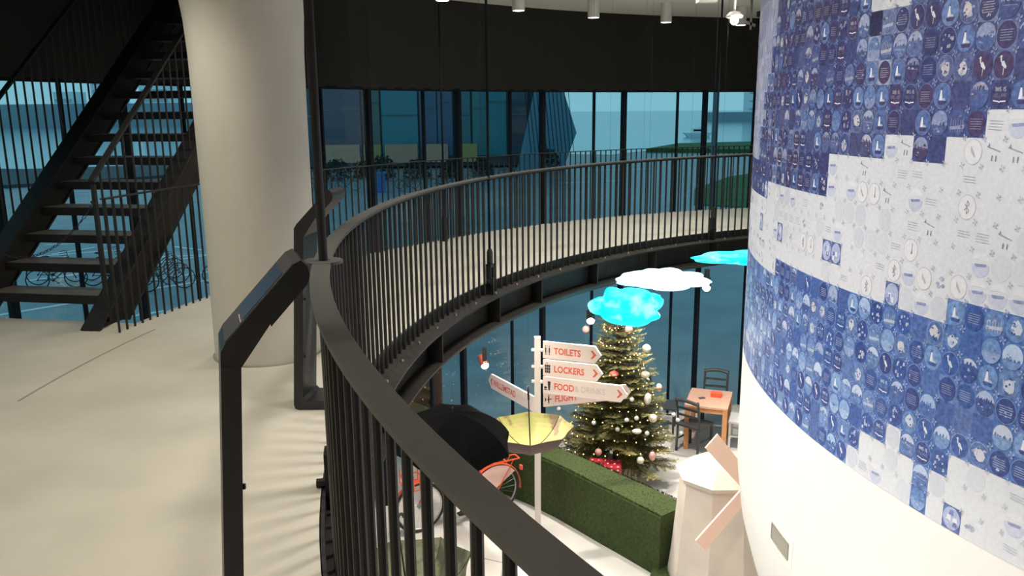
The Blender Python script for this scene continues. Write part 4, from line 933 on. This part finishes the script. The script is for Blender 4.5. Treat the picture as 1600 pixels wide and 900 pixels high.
hangspot((2.31, 9.5, -.49), (1.6, 6.5, -3.6), MT['lampdark'], 'glaring hanging spotlight at the right end of the white cloud lamp', 140)
hangspot((-.34, 9.5, -1.43), (.6, 7.6, -3.2), MT['lampred'], 'hanging spotlight with copper red body left of the signpost', 60)
# unseen lamps added under the gallery slab to brighten the lower hall
for a in (112, 123, 134, 146, 160, 175, 190, 206, 222):
    p = pol(7.75, a, -.47); t = thing('added_slab_light', 'unseen downlight added under the gallery slab', 'lamp', p, 0, 'unseen downlights added under the gallery slab')
    mb = MB(); mb.lathe([(.055, 0), (.06, .005), (.06, .07)], 16); part('lamp_body', mb, MT['lampbody'], t, smooth=True, local=True)
    mb = MB(); mb.lathe([(0, .004), (.054, .004)], 16); part('lens', mb, MT['lens'], t, local=True)
    spot(p, (0, 0, 0), K_LOW * (2.9 if a < 140 else 1.5 if a > 165 else 1), 150, parent=t, blend=.6, col=(1, .91, .80))
for a, R in ((120, 6.3), (138, 5.9), (156, 5.9), (172, 6.0), (188, 6.0)):   # unseen lamps added over the void to light drum and lower floor
    p = pol(R, a, 2.93); t = thing('added_void_light', 'added unseen lamp over the floor opening, outside the picture', 'lamp', p, 0, 'added lamps over the floor opening')
    mb = MB(); mb.lathe([(.055, 0), (.06, .005), (.06, .09), (0, .09)], 16); part('lamp_body', mb, MT['lampbody'], t, smooth=True, local=True)
    spot(p, (0, 0, 0), 260, 90, parent=t, size=.2, blend=.8, col=(1, .93, .84))

for a in (172, 184, 196, 208):   # extra unseen spots, added to brighten the lower half of the drum
    p = pol(7.25, a, -.50); t = thing('added_drum_wash', 'unseen spotlight added under the slab edge to brighten the lower drum', 'lamp', p, 0, 'spotlights added under the slab edge'); q = aim(p, pol(4.5, a, -1.3)); m_ = q.to_matrix()
    mb = MB(); mb.lathe([(.04, 0), (.045, .01), (.045, .12), (0, .12)], 14, X=m_); part('lamp_body', mb, MT['lampdark'], t, smooth=True, local=True)
    spot(p + m_ @ Vector((0, 0, -.03)), q, 46, 120, parent=t, blend=.8, col=(1, .94, .84))

# ================================================================ OUTSIDE
asph = mat('wet_paving', (.19, .24, .26), .38, var=.22, scale=.7, bump=.4, bscale=3)
quay = mat('dark_quay', (.045, .05, .06), .7, var=.2, scale=.5)
grass = mat('grass', (.035, .10, .02), .9, col2=(.06, .15, .03), scale=.6)
line = mat('white_marking', (.9, .93, .95), .6)
water = mat('river_water', (.17, .34, .40), .14, bump=.5, bscale=.35)
pale = mat('haze_tinted_building', (.90, .95, .97), .8); pale2 = mat('haze_tinted_shore', (.50, .60, .63), .9); shore = mat('shore_dark', (.30, .38, .42), .9)  # distance haze is painted into these pale tones
mb = MB(); mb.add([(-400, 9, ZG), (400, 9, ZG), (400, 118, ZG), (-400, 118, ZG)], [(0, 1, 2, 3)]); struct('ground', mb, asph)
mb = MB(); mb.add([(-1500, 100, ZG - .25), (1500, 100, ZG - .25), (1500, 1400, ZG - .25), (-1500, 1400, ZG - .25)], [(0, 1, 2, 3)])
# the quay line: water starts behind these polygons
mb = MB(); WL = [(-700, 420), (-46, 80), (-30, 86), (-12, 110), (0, 104), (12, 99), (18, 108), (24, 121), (60, 133), (700, 150)]
S_ = [(x, y, ZG + .03) for x, y in WL]; F_ = [(x * (1200 / max(1, y)) if y > 0 else x, 1200, ZG + .03) for x, y in WL]
mb = MB(); mb.add(S_ + [(3500, 1400, ZG + .03), (-3500, 1400, ZG + .03)], [tuple(range(len(S_) + 2))]); o = struct('river_water', mb, water)
mb = MB(); gp = [(17, 104), (24, 119), (60, 131), (300, 140), (300, 112), (60, 104), (30, 100)]; mb.prism(gp, ZG, ZG + .5); o = part('grass_verge', mb, grass); tag(o, 'green grass verge between the road and the river', 'grass', kind='stuff')
mb = MB(); mb.prism([(10.5, 47), (12.5, 56), (17.5, 66), (26, 76), (60, 90), (60, 44), (20, 41)], ZG, ZG + .06); o = part('grass_bank', mb, grass); tag(o, 'green grass bank beyond the road at the right', 'grass', kind='stuff')
mb = MB(); mb.prism([(-60, 60), (-38, 62), (-26, 74), (-25, 79), (-31, 87), (-47, 80), (-80, 90)], ZG, ZG + .25); o = part('quay_edge', mb, quay); tag(o, 'dark quay edge by the water seen behind the stairs', 'quay')
mk = [((-19.9, 34.6), (-17.9, 35)), ((-18.3, 32.2), (-17.4, 33.8)), ((-16.3, 26.9), (-14.7, 28.4)), ((-14.3, 22.2), (-12.9, 23.7)), ((-14.1, 33.8), (-12.6, 32.9)), ((-13.7, 31.3), (-11.7, 31.8)), ((-13.2, 30.1), (-11.7, 31.8)), ((-11.4, 25.5), (-10, 26.9)), ((-10.5, 21.9), (-9.8, 22.5)), ((-12, 26.9), (-10.5, 28.4)), ((-17.5, 30.5), (-15.5, 30.9)), ((-15.6, 24.6), (-13.9, 26)), ((4, 62), (9, 64)), ((7, 75), (13, 76)), ((-19.5, 31.2), (-16, 33.2))]
for i, (a_, b_) in enumerate(mk):
    mb = MB(); mb.bar((*a_, ZG + .01), (*b_, ZG + .01), .15, .02); o = part('painted_line', mb, line); tag(o, 'white painted line on the wet paving outside', 'line', 'white lines painted on the paving')

# teal glass building across the square
def pm(n_, c): return mat(n_, c, .18, coat=.3)
fb = thing('glass_building', 'dark teal glass office building across the square with a slanted right edge', 'building', (-8, 82, ZG))
mb = MB(); mb.add([(-24, 79.5, ZG + .2), (1.2, 79.5, ZG + .2), (3.6, 79.5, 10), (-24, 79.5, 10), (-24, 95, ZG + .2), (1.2, 95, ZG + .2), (3.6, 95, 10), (-24, 95, 10)], [(0, 1, 2, 3), (7, 6, 5, 4), (0, 4, 5, 1), (1, 5, 6, 2), (2, 6, 7, 3), (3, 7, 4, 0)]); part('body', mb, mat('building_dark', (.03, .05, .07), .5), fb)
floorline = mat('facade_floor_line', (.05, .12, .15), .5)
cols = [(-23.6, -18.2, (.03, .085, .16)), (-18.0, -14.2, (.025, .075, .15)), (-14.0, -12.4, (.10, .15, .15)), (-12.2, -8.8, (.012, .26, .33)), (-8.6, -7.0, (.05, .11, .22)), (-6.9, -5.5, (.05, .10, .21)), (-5.3, -3.8, (.03, .17, .20)), (-3.6, -2.3, (.03, .22, .24)), (-2.1, -.4, (.02, .28, .34)), (-.2, 1.6, (.03, .08, .13))]
for i, (x0, x1, c) in enumerate(cols):
    mb = MB(); mb.box(((x0 + x1) / 2, 79.35, 3.6), (x1 - x0, .25, 12.6)); pnl = part('facade_panel', mb, pm('facade_glass_%d' % i, tuple(v * (.55 if i < 2 else .72) for v in c)), fb)
    mb = MB(); mb.box(((x0 + x1) / 2, 79.2, 1.1 + (i % 3) * .6), (x1 - x0, .1, .14)); mb.box(((x0 + x1) / 2, 79.2, 4.2), (x1 - x0, .1, .10)); part('floor_line', mb, floorline, pnl)
lobby = mat('lit_lobby', (.18, .17, .13), .6, emis=(1, .85, .55), estr=.035)
lob2 = mat('lit_lobby_green', (.12, .16, .07), .6, emis=(.75, .8, .25), estr=.035)
for x0, x1, m in ((-18.0, -14.4, lobby), (-14.0, -12.4, lob2), (-12.0, -8.9, lobby), (-8.4, -6.0, lobby), (-5.3, -3.2, lob2)):
    mb = MB(); mb.box(((x0 + x1) / 2, 79.3, -2.45), (x1 - x0, .5, 1.7)); part('lobby_window', mb, m, fb)
# leaning glass wedge right of it
mb = MB(); vs = [(.6, 77, ZG), (4.9, 77, ZG), (6.1, 77, -.6), (4.3, 77, 5.0), (2.6, 77, 5.0), (.6, 78.9, ZG), (4.9, 78.9, ZG), (6.1, 78.9, -.6), (4.3, 78.9, 5.0), (2.6, 78.9, 5.0)]
mb.add(vs, [(0, 1, 2, 3, 4), (9, 8, 7, 6, 5)] + [(i, (i + 1) % 5, 5 + (i + 1) % 5, 5 + i) for i in range(5)]); wd = part('leaning_pavilion', mb, mat('wedge_glass', (.10, .24, .32), .25)); tag(wd, 'leaning blue glass pavilion with diagonal ribs right of the teal building', 'building')
mb = MB()
for i in range(12): x = 1.9 + i * .36; mb.bar((x, 76.97, ZG + 1.5), (x - 1.2 + .6, 76.97, 3.6), .05, .05)
part('diagonal_ribs', mb, MT['mull'], wd, kind='stuff')
# dark shrubs, bollards and parked bicycles in front of it
shr = mat('dark_shrub', (.012, .022, .014), .9); r9 = random.Random(3)
def shrub(c, w, h, label):
    mb = MB()
    for i in range(520):
        a = r9.random() * 6.28; q = sqrt(r9.random()); zz = r9.random(); rr = w * q * sqrt(max(0, 1 - zz * zz * .85)); p = Vector((c[0] + rr * cos(a), c[1] + rr * sin(a), ZG + zz * h + .05)); s = .10 + .12 * r9.random()
        v = [p + Vector((r9.uniform(-s, s), r9.uniform(-s, s), r9.uniform(-s, s))) for _ in range(3)]; mb.add(v, [(0, 1, 2)])
    t = thing('shrub', label, 'shrub', (c[0], c[1], ZG), 0, 'dark shrubs in front of the teal building'); part('foliage', mb, shr, t, fixn=False, kind='stuff'); mb = MB(); mb.tube([(c[0], c[1], ZG), (c[0], c[1], ZG + h * .5)], .05, 5); part('stem', mb, MT['bark'], t)
for x, y, w, h in ((-13.9, 66, 1.2, 1.6), (-12.2, 68, .9, 1.3), (-10.2, 65.5, 1.2, 1.9), (-7.6, 67, 1.2, 1.5), (-5.0, 68, 1.0, 1.3), (-2.4, 70, 1.1, 1.4), (3.6, 75, 1.0, 1.8)):
    shrub((x, y), w, h, 'dark leafy shrub standing before the teal building outside')
ob = bicycle((-14.5, 25.6, ZG), RD(25), MT['darkbike'], 'dark parked bicycle outside behind the stairs', False, 'dark parked bicycles outside')
for x, y, r_ in ((-15.0, 26.5, 25), (-13.1, 26.3, 28), (-13.6, 27.2, 28), (-16.9, 25.6, 25), (-10.9, 25.3, 30), (-11.4, 26.15, 30), (-11.9, 27.0, 30), (-9.2, 26.3, 25), (-13.4, 57, 8), (-11.4, 57.4, 12), (-7.0, 57, 5), (-7.4, 58.6, 9), (-5.0, 59, 5), (-4.6, 61, 170), (-2.6, 62, 8), (-2.2, 66, 5), (-.2, 67, 10)):
    c = copy_tree(ob); c.location = (x, y, ZG); c.rotation_euler = (0, 0, RD(r_)); c['label'] = 'dark parked bicycle outside behind the stairs' if y < 30 else 'dark parked bicycle far off in front of the teal building'; c['group'] = 'dark parked bicycles outside' if y < 30 else 'dark bicycles by the teal building'
mb = MB(); mb.box((-9.1, 56.2, ZG + .65), (.95, .7, 1.3)); mb.box((-9.1, 56.2, ZG + 1.33), (1.05, .8, .08)); o = part('blue_bin', mb, mat('blue_bin', (.01, .15, .45), .5)); tag(o, 'bright blue bin outside between the parked bicycles', 'bin')
# far shore
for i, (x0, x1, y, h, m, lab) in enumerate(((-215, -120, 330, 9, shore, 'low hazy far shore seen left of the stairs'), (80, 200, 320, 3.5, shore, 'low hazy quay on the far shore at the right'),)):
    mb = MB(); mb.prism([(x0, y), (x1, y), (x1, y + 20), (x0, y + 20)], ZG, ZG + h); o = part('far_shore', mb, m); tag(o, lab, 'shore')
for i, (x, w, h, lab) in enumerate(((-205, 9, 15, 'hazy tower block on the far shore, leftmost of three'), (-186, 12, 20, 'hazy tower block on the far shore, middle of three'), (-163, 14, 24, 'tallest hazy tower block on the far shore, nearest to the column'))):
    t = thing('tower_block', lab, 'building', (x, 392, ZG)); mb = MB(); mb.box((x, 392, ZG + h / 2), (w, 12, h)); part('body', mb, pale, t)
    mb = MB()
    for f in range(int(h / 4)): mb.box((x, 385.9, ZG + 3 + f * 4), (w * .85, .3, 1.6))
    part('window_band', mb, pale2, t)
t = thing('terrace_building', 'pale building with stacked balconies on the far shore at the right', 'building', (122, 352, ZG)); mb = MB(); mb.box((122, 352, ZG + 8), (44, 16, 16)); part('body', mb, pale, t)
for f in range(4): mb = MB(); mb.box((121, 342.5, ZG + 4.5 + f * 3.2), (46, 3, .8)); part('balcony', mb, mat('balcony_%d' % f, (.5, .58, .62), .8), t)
bw = mat('boat_white', (.95, .95, .95), .4)
t = thing('river_boat', 'small white boat on the pale river', 'boat', (35.5, 158, ZG)); mb = MB(); mb.add([(32.8, 157, ZG + .8), (38, 157, ZG + .8), (37.5, 157.3, ZG), (33.6, 157.3, ZG), (32.8, 159, ZG + .8), (38, 159, ZG + .8), (37.5, 158.7, ZG), (33.6, 158.7, ZG)], [(0, 1, 2, 3), (7, 6, 5, 4), (0, 4, 5, 1), (1, 5, 6, 2), (2, 6, 7, 3), (3, 7, 4, 0)]); part('hull', mb, bw, t)
mb = MB(); mb.box((35.8, 158, ZG + 1.2), (2.9, 1.5, .8)); mb.box((36.2, 158, ZG + 1.75), (1.4, 1.3, .3)); part('cabin', mb, bw, t); mb = MB(); mb.box((35.8, 157.22, ZG + 1.25), (2.5, .06, .3)); part('window_band', mb, MT['mull'], t)
# street posts outside
mb = MB(); mb.tube([(10.75, 44.0, ZG), (10.75, 44.0, 5)], .13, 10); o = part('street_pole', mb, mat('pole_blue', (.10, .15, .19), .6)); tag(o, 'tall grey blue pole outside the glass right of the thick post', 'pole')
